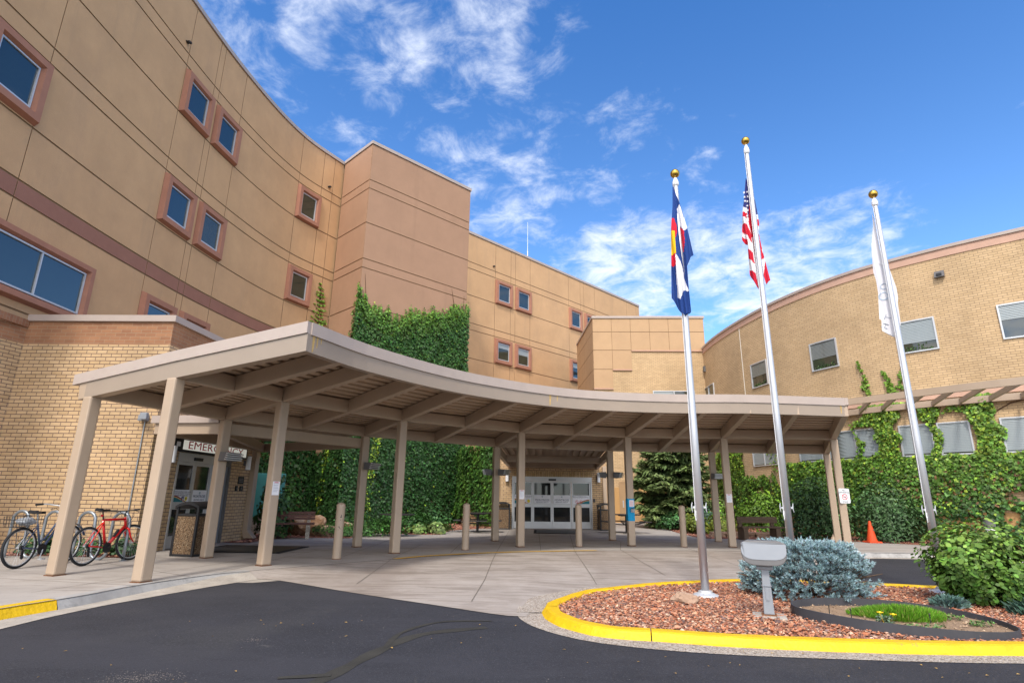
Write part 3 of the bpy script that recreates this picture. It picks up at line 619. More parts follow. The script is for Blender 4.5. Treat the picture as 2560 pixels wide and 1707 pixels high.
def plain_window(P, s0, s1, z0, z1, parent, glass, lights=1, blind=0, blindmat='blind', d=0, plant=False):
    g = MB(); wall(g, P, s0, s1, z0, z1, d+.012, .8); gl = part('window', g, glass, parent, world=True)
    f = MB(); t = .05
    for k in range(lights+1):
        x = s0+(s1-s0-t)*k/lights; f.cbox(P, x, x+t, z0, z1, d, d+.06)
    f.cbox(P, s0+t, s1-t, z0, z0+t, d, d+.057, step=.8); f.cbox(P, s0+t, s1-t, z1-t, z1, d, d+.057, step=.8)
    part('window_frame', f, 'alu', gl, world=True)
    if blind:
        m = MB(); zb = z1-t-(z1-z0-2*t)*blind; n = max(3, int((z1-t-zb)/.055)); sa, sb_ = s0+t, s1-t; kk = max(1, int((sb_-sa)/.8))
        for j in range(n):
            za = zb+(z1-t-zb)*j/n; zc = zb+(z1-t-zb)*(j+1)/n
            for i in range(kk):
                u = sa+(sb_-sa)*i/kk; w = sa+(sb_-sa)*(i+1)/kk
                m.face([P(u, za, d+.034), P(w, za, d+.034), P(w, zc, d+.020), P(u, zc, d+.020)])
        part('blind', m, blindmat, gl, world=True)
    if plant:
        pp = np.array([P(s0+(s1-s0)*rng.uniform(.15, .85), z0+.06+abs(rng.normal(0, .09)), d+.025) for _ in range(40)])
        leaf_cloud('potted_plant', pp, np.tile([[P(0, 0, 1)[0]-P(0, 0, 0)[0], P(0, 0, 1)[1]-P(0, 0, 0)[1], .3]], (40, 1)), rng.uniform(.06, .11, 40), (.09, .16, .05), .4, 'leaf', gl)
    return gl
plain_window(BK, 3.63, 6.2, 7.0, 7.84, blk, 'glass_warm', 2, .0, d=-.04)
m = MB(); wall(m, BK, 3.70, 4.86, 7.05, 7.79, -.012, 3); part('blind', m, 'blind', blk, world=True)
f = MB(); f.cbox(BK, 1.32, 1.41, 0, 2.33, 0, .05); f.cbox(BK, 2.36, 2.45, 0, 2.33, 0, .05); f.cbox(BK, 1.41, 2.36, 2.24, 2.33, 0, .05); part('door_frame', f, 'door_tan', blk, world=True)
f = MB(); f.cbox(BK, 1.41, 2.36, .02, 2.24, .004, .03); dr = part('door', f, 'door_tan', blk, world=True)
f = MB(); f.cbox(BK, 1.50, 1.57, .85, 1.25, .03, .06); part('handle', f, 'alu', dr, world=True)
f = MB(); f.cbox(BK, 1.75, 2.08, 1.35, 1.68, .03, .034); part('door_notice', f, 'paper', dr, world=True)
f = MB(); f.cbox(BK, 1.78, 2.05, 1.56, 1.65, .034, .037); part('notice_heading', f, 'flag_navy', dr, world=True)
sconce(BK, 1.9, 2.42, 'white cylinder wall lamp above the plain tan side door', .26, .07)

# ================================================================= curved brick building on the east side
east = thing('curved_brick_building', 'long two storey building of pale tan brick with a concave front and square windows', 'building', (14, 22, 0))
RC = Frame(cr([(12.10, 35.21), (11.95, 32.04), (12.16, 28.64), (12.82, 25.09), (14.09, 21.96), (15.99, 19.54), (17.80, 17.82), (19.97, 15.75), (22.15, 13.69)], 8))
b = MB(); wall(b, RC, 0, RC.L, 1.05, 4.95, 0, .5); wall(b, RC, 0, RC.L, 5.17, 10.2, 0, .5); part('brick_wall', b, 'brick_fine', east, world=True)
b = MB(); wall(b, RC, 0, RC.L, 0, 1.05, .0, .5); part('stucco_base', b, 'stucco_low', east, world=True)
b = MB(); b.cbox(RC, 0, RC.L, 4.95, 5.17, -.1, .05, step=.5); part('ledge', b, 'ledge', east, world=True)
b = MB(); b.cbox(RC, 0, RC.L, 10.2, 10.5, -.3, .03, step=.5); part('pink_band', b, 'ledge', east, world=True)
b = MB(); b.cbox(RC, 0, RC.L, 10.5, 10.62, -.35, .08, step=.5); part('parapet_cap', b, 'cap', east, world=True)
b = MB(); b.face([RC(0, 10.3, -.2), RC(RC.L, 10.3, -.2), (30, 20, 10.3), (24, 38, 10.3)][::-1]); part('roof', b, 'cap', east, world=True)
b = MB()
for s in (6.35, 15.02): b.cbox(RC, s, s+.035, 5.17, 10.2, -.02, .004)
part('expansion_joint', b, 'sign_face', east, world=True)
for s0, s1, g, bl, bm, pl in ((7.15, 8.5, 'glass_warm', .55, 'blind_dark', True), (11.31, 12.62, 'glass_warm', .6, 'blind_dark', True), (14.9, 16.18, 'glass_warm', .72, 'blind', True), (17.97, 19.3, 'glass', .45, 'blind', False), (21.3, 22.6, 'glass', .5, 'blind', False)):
    plain_window(RC, s0, s1, 6.76, 8.0, east, g, 1, bl, bm, plant=pl)
plain_window(RC, .4, 2.5, 7.0, 8.02, east, 'glass_warm', 2, 0)
for s0, s1, z1, lt, bl in ((6.55, 8.55, 3.95, 2, .95), (10.03, 11.3, 4.05, 1, .95), (11.3, 12.84, 4.1, 1, .95), (12.86, 13.95, 4.1, 1, .95), (14.45, 15.5, 4.1, 1, .95), (15.65, 16.6, 4.1, 1, .95), (17.4, 18.4, 4.12, 1, .95), (18.42, 19.6, 4.12, 1, .95), (20.2, 21.4, 4.12, 1, .9)):
    plain_window(RC, s0, s1, 2.95, z1, east, 'glass_warm', lt, bl, 'blind')
o = thing('vent_hood', 'small metal vent hood high on the pale curved brick wall', 'vent', RC(16.6, 9.55, 0))
f = MB(); f.hexa([RC(16.45, 9.42, .16), RC(16.75, 9.42, .16), RC(16.75, 9.42, 0), RC(16.45, 9.42, 0), RC(16.45, 9.68, .03), RC(16.75, 9.68, .03), RC(16.75, 9.68, 0), RC(16.45, 9.68, 0)]); part('hood', f, 'gray', o, world=True)
f = MB(); f.cbox(RC, 16.52, 16.68, 9.46, 9.56, .10, .165); part('opening', f, 'black', o, world=True)
o = thing('vent_hood', 'tiny dark wall fitting near the corner of the curved brick wall', 'vent', RC(1.0, 9.2, 0)); f = MB(); f.cbox(RC, .9, 1.1, 9.0, 9.35, .003, .12); part('hood', f, 'gray', o, world=True)
# pergola of steel beams standing out from the east wall
pg = thing('pergola', 'open steel pergola with short cross beams along the ivy covered curved wall', 'pergola', (14, 18, 4.7))
PF = Frame(cr([(9.3, 23.4), (11.4, 20.9), (12.38, 19.6), (13.34, 18.11), (14.25, 16.8), (15.0, 15.9), (17.2, 13.6)], 8))
b = MB(); b.cbox(PF, 0, PF.L, 4.66, 4.88, -.06, .06, step=.5); part('front_beam', b, 'steel', pg, world=True)
b = MB(); b.cbox(RC, 9.2, 20.5, 4.66, 4.88, .10, .22, step=.5); part('wall_beam', b, 'steel', pg, world=True)
for k in range(15):
    s = 1.0+k*.82; b = MB(); p0 = PF(s, 4.77, -.06); s2 = 9.0+.30+k*.80; p1 = RC(s2, 4.77, .22); b.beam(p0, p1, .07, .16); part('cross_beam', b, 'steel', pg, world=True)
for s in (9.4, 12.0, 15.4, 18.4):
    b = MB(); b.cbox(RC, s, s+.1, 4.70, 4.84, 0.05, .10); part('wall_bracket', b, 'steel', pg, world=True)

# ================================================================= main entrance vestibule and low brick wall beside it
ves = thing('entrance_vestibule', 'low tan brick entrance with four panel automatic glass doors', 'building', (1.8, 26.4, 0))
VE = Frame([(-.42, 26.22), (4.42, 26.63)]); V0 = .49
b = MB(); vd0, vd1, vt = V0+0.02, V0+3.68, 2.26
wall(b, VE, 0, vd0, 0, 3.5); wall(b, VE, vd1, VE.L, 0, 3.5); wall(b, VE, vd0, vd1, vt+.24, 3.5)
VS = Frame([(4.42, 26.63), (4.6, 34.6)]); wall(b, VS, 0, VS.L, 0, 3.5)
VW = Frame([(-2.66, 30.4), (-2.2, 28.3), (-.42, 26.22)]); wall(b, VW, 0, VW.L, 0, 3.5, 0, .3)
part('brick_wall', b, 'brick', ves, world=True)
b = MB(); wall(b, VE, vd0, vd1, vt, vt+.24, .004); part('soldier_course', b, 'brick_soldier', ves, world=True)
b = MB(); b.face([(-2.66, 30.4, 3.5), (-2.2, 28.3, 3.5), (-.42, 26.22, 3.5), (4.42, 26.63, 3.5), (4.6, 34.6, 3.5), (0, 34, 3.5)]); part('roof', b, 'cap', ves, world=True)
b = MB(); b.cbox(VE, -.02, VE.L+.02, 3.5, 3.62, -.3, .04); part('coping', b, 'cap', ves, world=True)
lv = sliding_doors(VE, vd0, vd1, vt, ves, 4, 'glass_door', .2)
logo_sticker(VE, lv[1][0], lv[1][1], 1.10, 1.46, lv[1][2], lv[1][3]); logo_sticker(VE, lv[2][0], lv[2][1], 1.10, 1.46, lv[2][2], lv[2][3])
ln = ['CAUTION AUTOMATIC SLIDING DOOR', 'PLEASE USE EMERGENCY ENTRANCE']
notice_sticker(VE, lv[0][0], lv[0][1], 1.08, 1.46, lv[0][2], lv[0][3], False, ln); notice_sticker(VE, lv[3][0], lv[3][1], 1.08, 1.46, lv[3][2], lv[3][3], True, ln)
a, e, dd, lf = lv[0]; m = MB(); disc(m, VE, e-.12, 1.19, .07, dd+.007); part('round_sticker', m, 'sticker_yellow', lf, world=True)
a, e, dd, lf = lv[3]; m = MB()
for s in (a+.17, a+.36):
    ring(m, VE, s, 1.18, .055, .068, dd+.007); m.face([VE(s-.045, 1.215, dd+.008), VE(s-.035, 1.225, dd+.008), VE(s+.045, 1.145, dd+.008), VE(s+.035, 1.135, dd+.008)])
part('prohibition_sign', m, 'sign_red', lf, world=True)
downspout(VE, VE.L-.2, 2.76, ves, .18, .13)
sconce(VE, V0-.22, 2.02, 'white cylinder wall lamp on brick between ivy and main doors')
sconce(VE, V0+3.97, 2.04, 'white cylinder wall lamp on brick between main doors and downspout')
o = thing('button_box', 'black door button box on brick beside the main glass doors', 'button box', VE(V0+3.76, 1.25, 0)); f = MB(); f.cbox(VE, V0+3.72, V0+3.81, 1.17, 1.31, .003, .05); part('box_shell', f, 'black', o, world=True, bevel=.008)
f = MB(); f.cbox(VE, V0+3.745, V0+3.785, 1.22, 1.26, .05, .056); part('button', f, 'gray', o, world=True)
o = thing('utility_box', 'teal utility cabinet half hidden in ivy beyond the downspout', 'cabinet', (-8.6, 20.9, 0)); f = MB(); f.box(-.45, .45, -.2, .2, .55, 2.05); part('cabinet_body', f, 'teal_box', o, bevel=.02)
f = MB(); f.box(-.5, .5, -.25, .25, 0, .55); part('plinth', f, 'aggregate', o); f = MB(); f.box(-.02, .02, -.215, -.2, .6, 2.0); part('door_seam', f, 'black', o)

# ================================================================= steel canopy
Rp = [(-7.37, 9.86), (-6.42, 12.76), (-4.06, 15.92), (-.46, 18.71), (3.41, 19.73), (6.91, 19.70), (10.93, 19.80)]
Mp = [(-5.60, 9.27), (-4.70, 11.55), (-2.74, 14.29), (.30, 16.62), (3.58, 17.48), (6.54, 17.49), (9.86, 17.37)]
Tp = [(-3.12, 8.44), (-2.43, 9.94), (-.89, 11.98), (1.38, 13.63), (3.84, 14.19), (5.97, 14.12), (8.56, 14.40)]
HR, HM, HT = 2.90, 3.135, 3.425
BH = .29
Tc = cr(Tp, 8)
def ringpt(pts, u):
    i = min(int(u), len(pts)-2); t = u-i; return (pts[i][0]*(1-t)+pts[i+1][0]*t, pts[i][1]*(1-t)+pts[i+1][1]*t)
def tp(u): return ringpt(Tc, u*8)
def cpt(u, v, dz=0):
    """v: 0 rear posts, 1 front posts, 2 fascia; height of the beams' underside plus dz"""
    r, m_, t = ringpt(Rp, u), ringpt(Mp, u), tp(u)
    if v <= 1: p = (r[0]+(m_[0]-r[0])*v, r[1]+(m_[1]-r[1])*v); z = HR+(HM-HR)*v
    else: w = v-1; p = (m_[0]+(t[0]-m_[0])*w, m_[1]+(t[1]-m_[1])*w); z = HM+(HT-HM)*w
    return Vector((p[0], p[1], z+dz))
can = thing('canopy', 'long curved tan steel canopy with ribbed roof deck on square posts', 'canopy', (0, 15, 0))
PW = .205
def post(x, y, z1, hd):
    m = MB(); h = PW/2; c, s_ = math.cos(hd), math.sin(hd)
    cor = [(x+c*a-s_*b_, y+s_*a+c*b_) for a, b_ in ((-h, -h), (h, -h), (h, h), (-h, h))]
    m.hexa([(*p, .012) for p in cor]+[(*p, z1) for p in cor]); o = part('post', m, 'steel', can, bevel=.028, world=True)
    m = MB(); k = 1.045; cor2 = [(x+(px-x)*k, y+(py-y)*k) for px, py in cor]; m.hexa([(*p, 0.002) for p in cor2]+[(*p, .014) for p in cor2]); part('rusty_foot', m, 'rust', o, world=True)
for i in range(7):
    d = Vector((Mp[i][0]-Rp[i][0], Mp[i][1]-Rp[i][1])); hd = math.atan2(d.y, d.x)
    post(*Rp[i], HR+.02, hd); post(*Mp[i], HM+.02, hd)
for k in range(13):
    u = k/2; b = MB(); ex = -.13 if k else -.26
    a = cpt(u, 0, BH/2); e = cpt(u, 1, BH/2); t = cpt(u, 2, BH/2); dr_ = (e-a).normalized()
    ww = .15 if k not in (0, 12) else .17
    b.beam(a+dr_*ex, e, ww, BH); b.beam(e-dr_*.001, t+(t-e).normalized()*-.02, ww-.004, BH-.003)
    part('radial_beam', b, 'steel', can, world=True, bevel=.012)
for nm, v, wd in (('rear_girder', 0, .13), ('front_girder', 1, .13)):
    for i in range(6):
        a = cpt(i, v, BH/2-.004); e = cpt(i+1, v, BH/2-.004); t = (e-a).normalized(); b = MB(); b.beam(a+t*.09, e-t*.09, wd, BH-.012); part(nm, b, 'steel', can, world=True, bevel=.012)
# ribbed deck
b = MB(); nU = 48; 
vs = []; tot = 0
for k in range(23): vs.append(-.12+2.1*k/22)
prof = []
for k in range(22):
    a, e = vs[k], vs[k+1]; w = e-a
    prof += [(a, 0), (a+w*.55, 0), (a+w*.60, .085), (a+w*.95, .085)]
prof.append((vs[-1], 0))
for i in range(nU):
    u0, u1 = 6*i/nU, 6*(i+1)/nU
    for j in range(len(prof)-1):
        (v0, h0), (v1, h1) = prof[j], prof[j+1]
        b.face([cpt(u0, v0, BH+.015+h0), cpt(u0, v1, BH+.015+h1), cpt(u1, v1, BH+.015+h1), cpt(u1, v0, BH+.015+h0)])
part('roof_deck', b, 'deck', can, world=True)
b = MB()
for i in range(nU):
    u0, u1 = 6*i/nU, 6*(i+1)/nU
    for v0, v1 in ((-.14, 1), (1, 1.98)): b.face([cpt(u0, v0, BH+.14), cpt(u0, v1, BH+.14), cpt(u1, v1, BH+.14), cpt(u1, v0, BH+.14)][::-1])
part('roof_top', b, 'cap', can, world=True)
TF = Frame([tuple(p) for p in Tc])
b = MB(); b.cbox(TF, 0, TF.L, HT, HT+.275, -.14, 0, step=.35); part('fascia', b, 'fascia', can, world=True)
b = MB(); b.cbox(TF, -.02, TF.L+.03, HT+.275, HT+.475, -.16, .025, step=.35); part('fascia_cap', b, 'cap', can, world=True)
# sloping trim on the two ends and the back edge
def slopetrim(us, v0, v1, z0, z1, off, name, m_):
    b = MB(); a = cpt(us, v0); e = cpt(us, v1); mid = cpt(us, 1)
    sd = -1 if us == 0 else 1
    for p, q_ in ((a, mid), (mid, e)):
        t = (q_-p); t.z = 0; t.normalize(); n = Vector((t.y, -t.x, 0))*(-sd)
        if us == 0: n = Vector((t.y, -t.x, 0))
        n = n if ((us == 0) == (n.x*(-.4)+n.y*(-.9) > 0)) else -n
        if us != 0: n = Vector((abs(n.x), n.y if n.x > 0 else -n.y, 0))
        b.hexa([p+n*off+Vector((0, 0, z0)), q_+n*off+Vector((0, 0, z0)), q_+n*(off-.1)+Vector((0, 0, z0)), p+n*(off-.1)+Vector((0, 0, z0)),
                p+n*off+Vector((0, 0, z1)), q_+n*off+Vector((0, 0, z1)), q_+n*(off-.1)+Vector((0, 0, z1)), p+n*(off-.1)+Vector((0, 0, z1))])
    part(name, b, m_, can, world=True)
slopetrim(0, -.22, 2, BH-.001, BH+.185, .115, 'end_cap', 'cap'); slopetrim(6, -.1, 2, BH-.001, BH+.185, .115, 'end_cap', 'cap')
slopetrim(0, -.05, 2, .004, BH-.002, .09, 'end_fascia', 'fascia')
b = MB()
for i in range(6):
    a = cpt(i, -.14, BH+.02); e = cpt(i+1, -.14, BH+.02); b.beam(a, e, .05, .16)
part('rear_trim', b, 'cap', can, world=True)
# rust weeping from the fascia seams
b = MB()
for s, w, h in ((.04, .05, .27), (.13, .03, .18), (.22, .02, .10), (TF.L*.455, .05, .26), (TF.L*.47, .03, .14), (TF.L-.10, .04, .22)):
    b.face([TF(s, HT+.275-h, .003), TF(s+w*.5, HT+.275-h*.92, .003), TF(s+w, HT+.275, .003), TF(s-.01, HT+.275, .003)])
part('rust_stain', b, 'rust_stain', can, world=True)
# flat link roofs to the two entrances
def linkroof(poly, zb, hb, edges, inner=()):
    b = MB(); n = len(poly)
    b.face([(x, y, zb+hb+.09) for x, y in poly]); 
    part('link_roof', b, 'deck', can, world=True)
    for i, j in edges:
        a = Vector((*poly[i], zb+hb/2)); e = Vector((*poly[j], zb+hb/2)); b = MB(); b.beam(a, e, .14, hb); part('link_beam', b, 'steel', can, world=True, bevel=.012)
    for a, e, z in inner:
        b = MB(); b.beam((*a, z+hb/2), (*e, z+hb/2), .13, hb-.01); part('link_beam', b, 'steel', can, world=True, bevel=.012)
linkroof([(-8.12, 13.02), (-6.5, 12.8), (-4.15, 16.0), (-7.85, 18.15)], 2.60, .25, ((0, 1), (1, 2), (2, 3), (1, 3)), [((-8.1, 13.2), (-7.86, 18.0), 2.6)])
b = MB(); b.beam((-8.2, 12.93, 2.93), (-6.55, 12.70, 2.93), .06, .17); part('link_cap', b, 'cap', can, world=True)
vl = [(-.40, 18.85), (3.38, 19.85), (4.0, 26.5), (-.05, 26.15)]
linkroof(vl, 2.66, .27, ((0, 3), (1, 2)), [((-.2, 22.4), (3.65, 23.0), 2.66), ((-.05, 26.05), (4.0, 26.40), 2.64)])
b = MB()
for k in range(15):
    t = (k+.5)/15; a = Vector((vl[0][0]*(1-t)+vl[1][0]*t, vl[0][1]*(1-t)+vl[1][1]*t, 2.97)); e = Vector((vl[3][0]*(1-t)+vl[2][0]*t, vl[3][1]*(1-t)+vl[2][1]*t, 2.97)); b.beam(a, e, .10, .05)
part('link_rib', b, 'deck', can, world=True)

# ================================================================= ground
ZA = -.12
def gnd(name, b, m): return tag(part(name, b, m), kind='structure')
sheet('ground', [(-600, -400), (600, -400), (600, 900), (-600, 900)], ZA, 'asphalt')
Bc = cr([(-4.62, 10.75), (-3.5, 12.0), (-2.5, 13.06), (-1.71, 13.93), (-.21, 14.91), (1.24, 15.48), (2.23, 15.75), (4.2, 16.05), (6.35, 16.12), (8.9, 15.9)], 6)
kerbL = cr([(-6.6, 3.0), (-6.05, 6.0), (-5.86, 7.16), (-5.62, 8.0), (-5.49, 8.89), (-5.25, 9.65), (-4.96, 10.32), (-4.62, 10.75)], 6)
# pavement: one slab at level 0 whose edge is the kerb
right_edge = [(9.75, 16.25), (10.9, 16.2), (12.3, 15.75), (14.0, 14.6), (16.0, 12.6), (19, 9.5)]
poly = [tuple(p) for p in kerbL]+[tuple(p) for p in Bc[1:]]+right_edge+[(30, 9), (30, 60), (-40, 60), (-40, 3)]
sheet('pavement', poly, 0.0, 'concrete')
def edge_strip(pts, z0, z1, slope, name, m, s0=0, s1=None, width=.16):
    """kerb: rounded front face falling from z1 to z0, painted or bare"""
    F = Frame(pts); s1 = F.L if s1 is None else s1; b = MB(); n = max(2, int((s1-s0)/.25))
    prof = [(-width, z1+.003), (-.03, z1+.003), (0, z1-.02), (slope, z0+.002)]
    for k in range(n):
        a = s0+(s1-s0)*k/n; e = s0+(s1-s0)*(k+1)/n
        for (d0, y0), (d1, y1) in zip(prof[:-1], prof[1:]):
            b.face([F(a, y1, d1), F(e, y1, d1), F(e, y0, d0), F(a, y0, d0)], uv=None)
    b.face([F(s1, z0, slope), F(s1, z1, -width), F(s1, z1, 0)])
    return gnd(name, b, m)
KF = Frame(kerbL); ky = KF.l[int(np.argmin(np.abs(kerbL[:, 1]-7.72)))]
edge_strip(kerbL, ZA, 0, .05, 'yellow_kerb', 'yellow', 0, ky); 
def kfoot(s): t = min(1, max(0, (s-ky-1.2)/(KF.L-ky-1.2))); return ZA+.002+(.116)*t**1.5
def taper_kerb():
    b = MB(); n = 24
    for k in range(n):
        a = ky+.01+(KF.L-ky-.01)*k/n; e = ky+.01+(KF.L-ky-.01)*(k+1)/n
        za, ze = kfoot(a), kfoot(e)
        b.face([KF(a, .003, -.03), KF(e, .003, -.03), KF(e, .003, -.16), KF(a, .003, -.16)])
        b.face([KF(a, max(za, -.015), 0), KF(e, max(ze, -.015), 0), KF(e, .003, -.03), KF(a, .003, -.03)])
        b.face([KF(a, za, .05), KF(e, ze, .05), KF(e, max(ze, -.015), 0), KF(a, max(za, -.015), 0)])
    gnd('kerb', b, 'kerb')
taper_kerb()
asph = [(-5.65, 3.0), (-5.43, 6.65), (-5.38, 7.61), (-4.96, 9.07), (-4.38, 10.55), (-3.97, 10.48), (-2.45, 9.35), (-1.0, 8.36), (.15, 7.67)]
b = MB(); prev = None
gl = [((-6.05, 6.0), (-5.45, 6.0)), ((-5.8, 7.16), (-5.41, 7.2)), ((-5.57, 8.0), (-5.29, 8.0)), ((-5.44, 8.89), (-5.0, 8.95)), ((-5.20, 9.65), (-4.75, 9.7)), ((-4.91, 10.32), (-4.5, 10.3)), ((-4.60, 10.72), (-4.36, 10.56))]
gl = [((-6.6, 3), (-6.0, 3))]+gl
gz_ = [ZA+.004, ZA+.004, ZA+.004, ZA+.004, ZA+.006, -.085, -.040, -.008]
for i in range(len(gl)-1):
    (a0, a1), (b0, b1) = gl[i], gl[i+1]; b.face([(*a0, gz_[i]), (*a1, ZA+.006), (*b1, ZA+.006), (*b0, gz_[i+1])])
gnd('gutter', b, 'gutter')
# concrete apron ramping up to the pavement
Ac = cr([(-4.40, 10.58), (-3.97, 10.48), (-2.45, 9.35), (-1.0, 8.36), (.12, 7.66), (.30, 8.2), (.55, 9.1), (1.4, 9.95), (2.4, 10.5), (3.9, 10.95), (6.2, 11.35)], 6)
b = MB(); nA = 60
FA_, FB_ = Frame(Ac), Frame(Bc)
def apt(u, v):
    a = FA_.pos(u*FA_.L); e = FB_.pos(u*FB_.L); return (a[0]+(e[0]-a[0])*v, a[1]+(e[1]-a[1])*v, ZA+.008+(-.004-ZA-.008)*v)
def apron_z(x, y):
    best = None
    for i in range(41):
        for j in range(21):
            p = apt(i/40, j/20); d = (p[0]-x)**2+(p[1]-y)**2
            if best is None or d < best[0]: best = (d, p[2])
    return best[1] if best[0] < .2 else 0.0
for i in range(nA):
    for j in range(10):
        p = [apt(i/nA, j/10), apt((i+1)/nA, j/10), apt((i+1)/nA, (j+1)/10), apt(i/nA, (j+1)/10)]; b.face(p)
gnd('driveway_apron', b, 'apron')
sheet('gutter', [(-4.95, 10.2), (-4.3, 10.2), (-3.9, 10.55), (-4.2, 11.15), (-4.62, 11.0)], ZA+.002, 'gutter')
edge_strip([tuple(p) for p in [(8.9, 15.9)]+right_edge][::1], ZA, 0, .05, 'kerb', 'kerb')
b = MB(); pr = [(8.75, 15.55), (9.75, 15.9), (10.95, 15.85), (12.15, 15.4), (13.75, 14.3), (15.7, 12.3)]; pk = [(8.95, 15.84), (9.77, 16.19), (10.93, 16.14), (12.27, 15.70), (13.96, 14.55), (15.96, 12.55)]
for k in range(5): b.face([(*pk[k], ZA+.004), (*pr[k], ZA+.004), (*pr[k+1], ZA+.004), (*pk[k+1], ZA+.004)][::-1])
gnd('gutter', b, 'gutter')
# painted line and joints
b = MB(); F = Frame(cr([(-2.5, 13.06), (-1.71, 13.93), (-.21, 14.91), (1.24, 15.48), (2.3, 15.77)], 8))
for k in range(40):
    a, e = F.L*k/40, F.L*(k+1)/40; b.face([F(a, .006, .075), F(e, .006, .075), F(e, .006, -.065), F(a, .006, -.065)])
gnd('yellow_line', b, 'yellow_line')
b = MB()
def jline(pts, w=.011):
    for p0, p1 in zip(pts[:-1], pts[1:]):
        n = max(1, int(math.dist(p0, p1)/.5)); dx, dy = (p1[0]-p0[0])/math.dist(p0, p1), (p1[1]-p0[1])/math.dist(p0, p1); nx, ny = -dy*w/2, dx*w/2
        for k in range(n):
            q_ = []
            for t, sg_ in ((k/n, 1), (k/n, -1), ((k+1)/n, -1), ((k+1)/n, 1)):
                x, y = p0[0]+(p1[0]-p0[0])*t, p0[1]+(p1[1]-p0[1])*t
                z = apron_z(x, y)
                q_.append((x+nx*sg_, y+ny*sg_, (z if z < -.004 else 0)+.006))
            b.face(q_)
for l_ in ([(.03, 26.1), (-.36, 13.56), (-.42, 10.5), (-.52, 8.6)], [(1.13, 22.84), (.82, 15.6)], [(2.31, 22.8), (1.70, 15.6), (1.54, 11.2), (1.5, 10.4)], [(3.7, 26.4), (3.55, 19), (2.99, 16.1), (3.0, 11.6)], [(-2.49, 17.1), (-2.55, 13.2), (-2.5, 10.0)], [(-1.41, 20.5), (-1.43, 14.6)], [(5.0, 19.7), (5.0, 12.4)],
           [(-3.7, 13.4), (-3.71, 18.8)], [(-5.0, 10.6), (-4.75, 14.9)], [(-6.4, 8.2), (-5.1, 14.3)], [(-8.6, 9.6), (-5.4, 8.9)], [(-7.6, 11.5), (-5.2, 9.9)], [(-7.8, 14.0), (-3.75, 11.9)], [(-7.0, 16.5), (-2.6, 13.5)], [(-4.0, 18.0), (6.5, 18.6)], [(-2.2, 21.2), (6.8, 22.0)], [(6.5, 17.0), (13, 18.5)], [(6.9, 19.5), (7.2, 16.4)], [(9.6, 19.5), (9.6, 16.5)]): jline(l_)
gnd('pavement_joint', b, 'joint')
# crack sealing on the asphalt
b = MB()
for k_, (pts, w) in enumerate((([(-1.72, 4.35), (-1.45, 5.2), (-1.2, 6.1), (-.9, 6.7), (-.25, 7.05)], .16), ([(-1.2, 6.1), (-1.15, 6.75), (-.8, 7.3), (-.2, 7.4)], .07), ([(-1.85, 5.1), (-1.45, 5.2)], .09))):
    P_ = cr(pts, 6); FF = Frame(P_)
    for k in range(24):
        a, e = FF.L*k/24, FF.L*(k+1)/24; wa = w*(.6+.4*abs(math.sin(a*5))); we = w*(.6+.4*abs(math.sin(e*5)))
        b.face([FF(a, ZA+.003+.002*k_, wa/2), FF(e, ZA+.003+.002*k_, we/2), FF(e, ZA+.003+.002*k_, -we/2), FF(a, ZA+.003+.002*k_, -wa/2)])
gnd('crack_sealing', b, 'seal')

# worn pale flecks and fallen leaves on the asphalt
b = MB(); rs_ = np.random.default_rng(5)
for cx_, cy_, ax_, ay_, n in ((-2.92, 5.06, .16, .09, 420), (-2.6, 6.35, .10, .05, 90), (-.5, 4.6, .22, .06, 160), (.3, 4.7, .5, .25, 120), (-2, 7.2, 1.2, .8, 160)):
    for k in range(n):
        x, y = rs_.normal(cx_, ax_), rs_.normal(cy_, ay_); r = rs_.uniform(.002, .0075); a = rs_.uniform(0, 6.28)
        b.face([(x+r*math.cos(a+j*2.1), y+r*.8*math.sin(a+j*2.1), ZA+.0025) for j in range(3)])
gnd('asphalt_wear', b, 'gutter_agg')
b = MB()
for k in range(60):
    x, y = rs_.uniform(-5, 5.5), rs_.uniform(4.6, 7.4)
    if x > .4 and y > 5.7: y = rs_.uniform(5.3, 6.2)
    r = rs_.uniform(.010, .022); a = rs_.uniform(0, 6.28); z = ZA+.012
    b.face([(x+r*math.cos(a), y+r*math.sin(a), z), (x+r*.5*math.cos(a+1.5), y+r*.5*math.sin(a+1.5), z+.006), (x-r*math.cos(a), y-r*math.sin(a), z+.002), (x+r*.5*math.cos(a-1.5), y+r*.5*math.sin(a-1.5), z+.004)])
tag(part('fallen_leaves', b, 'dry_leaf'), 'small dry fallen leaves scattered over the asphalt drive', 'leaves', kind='stuff')

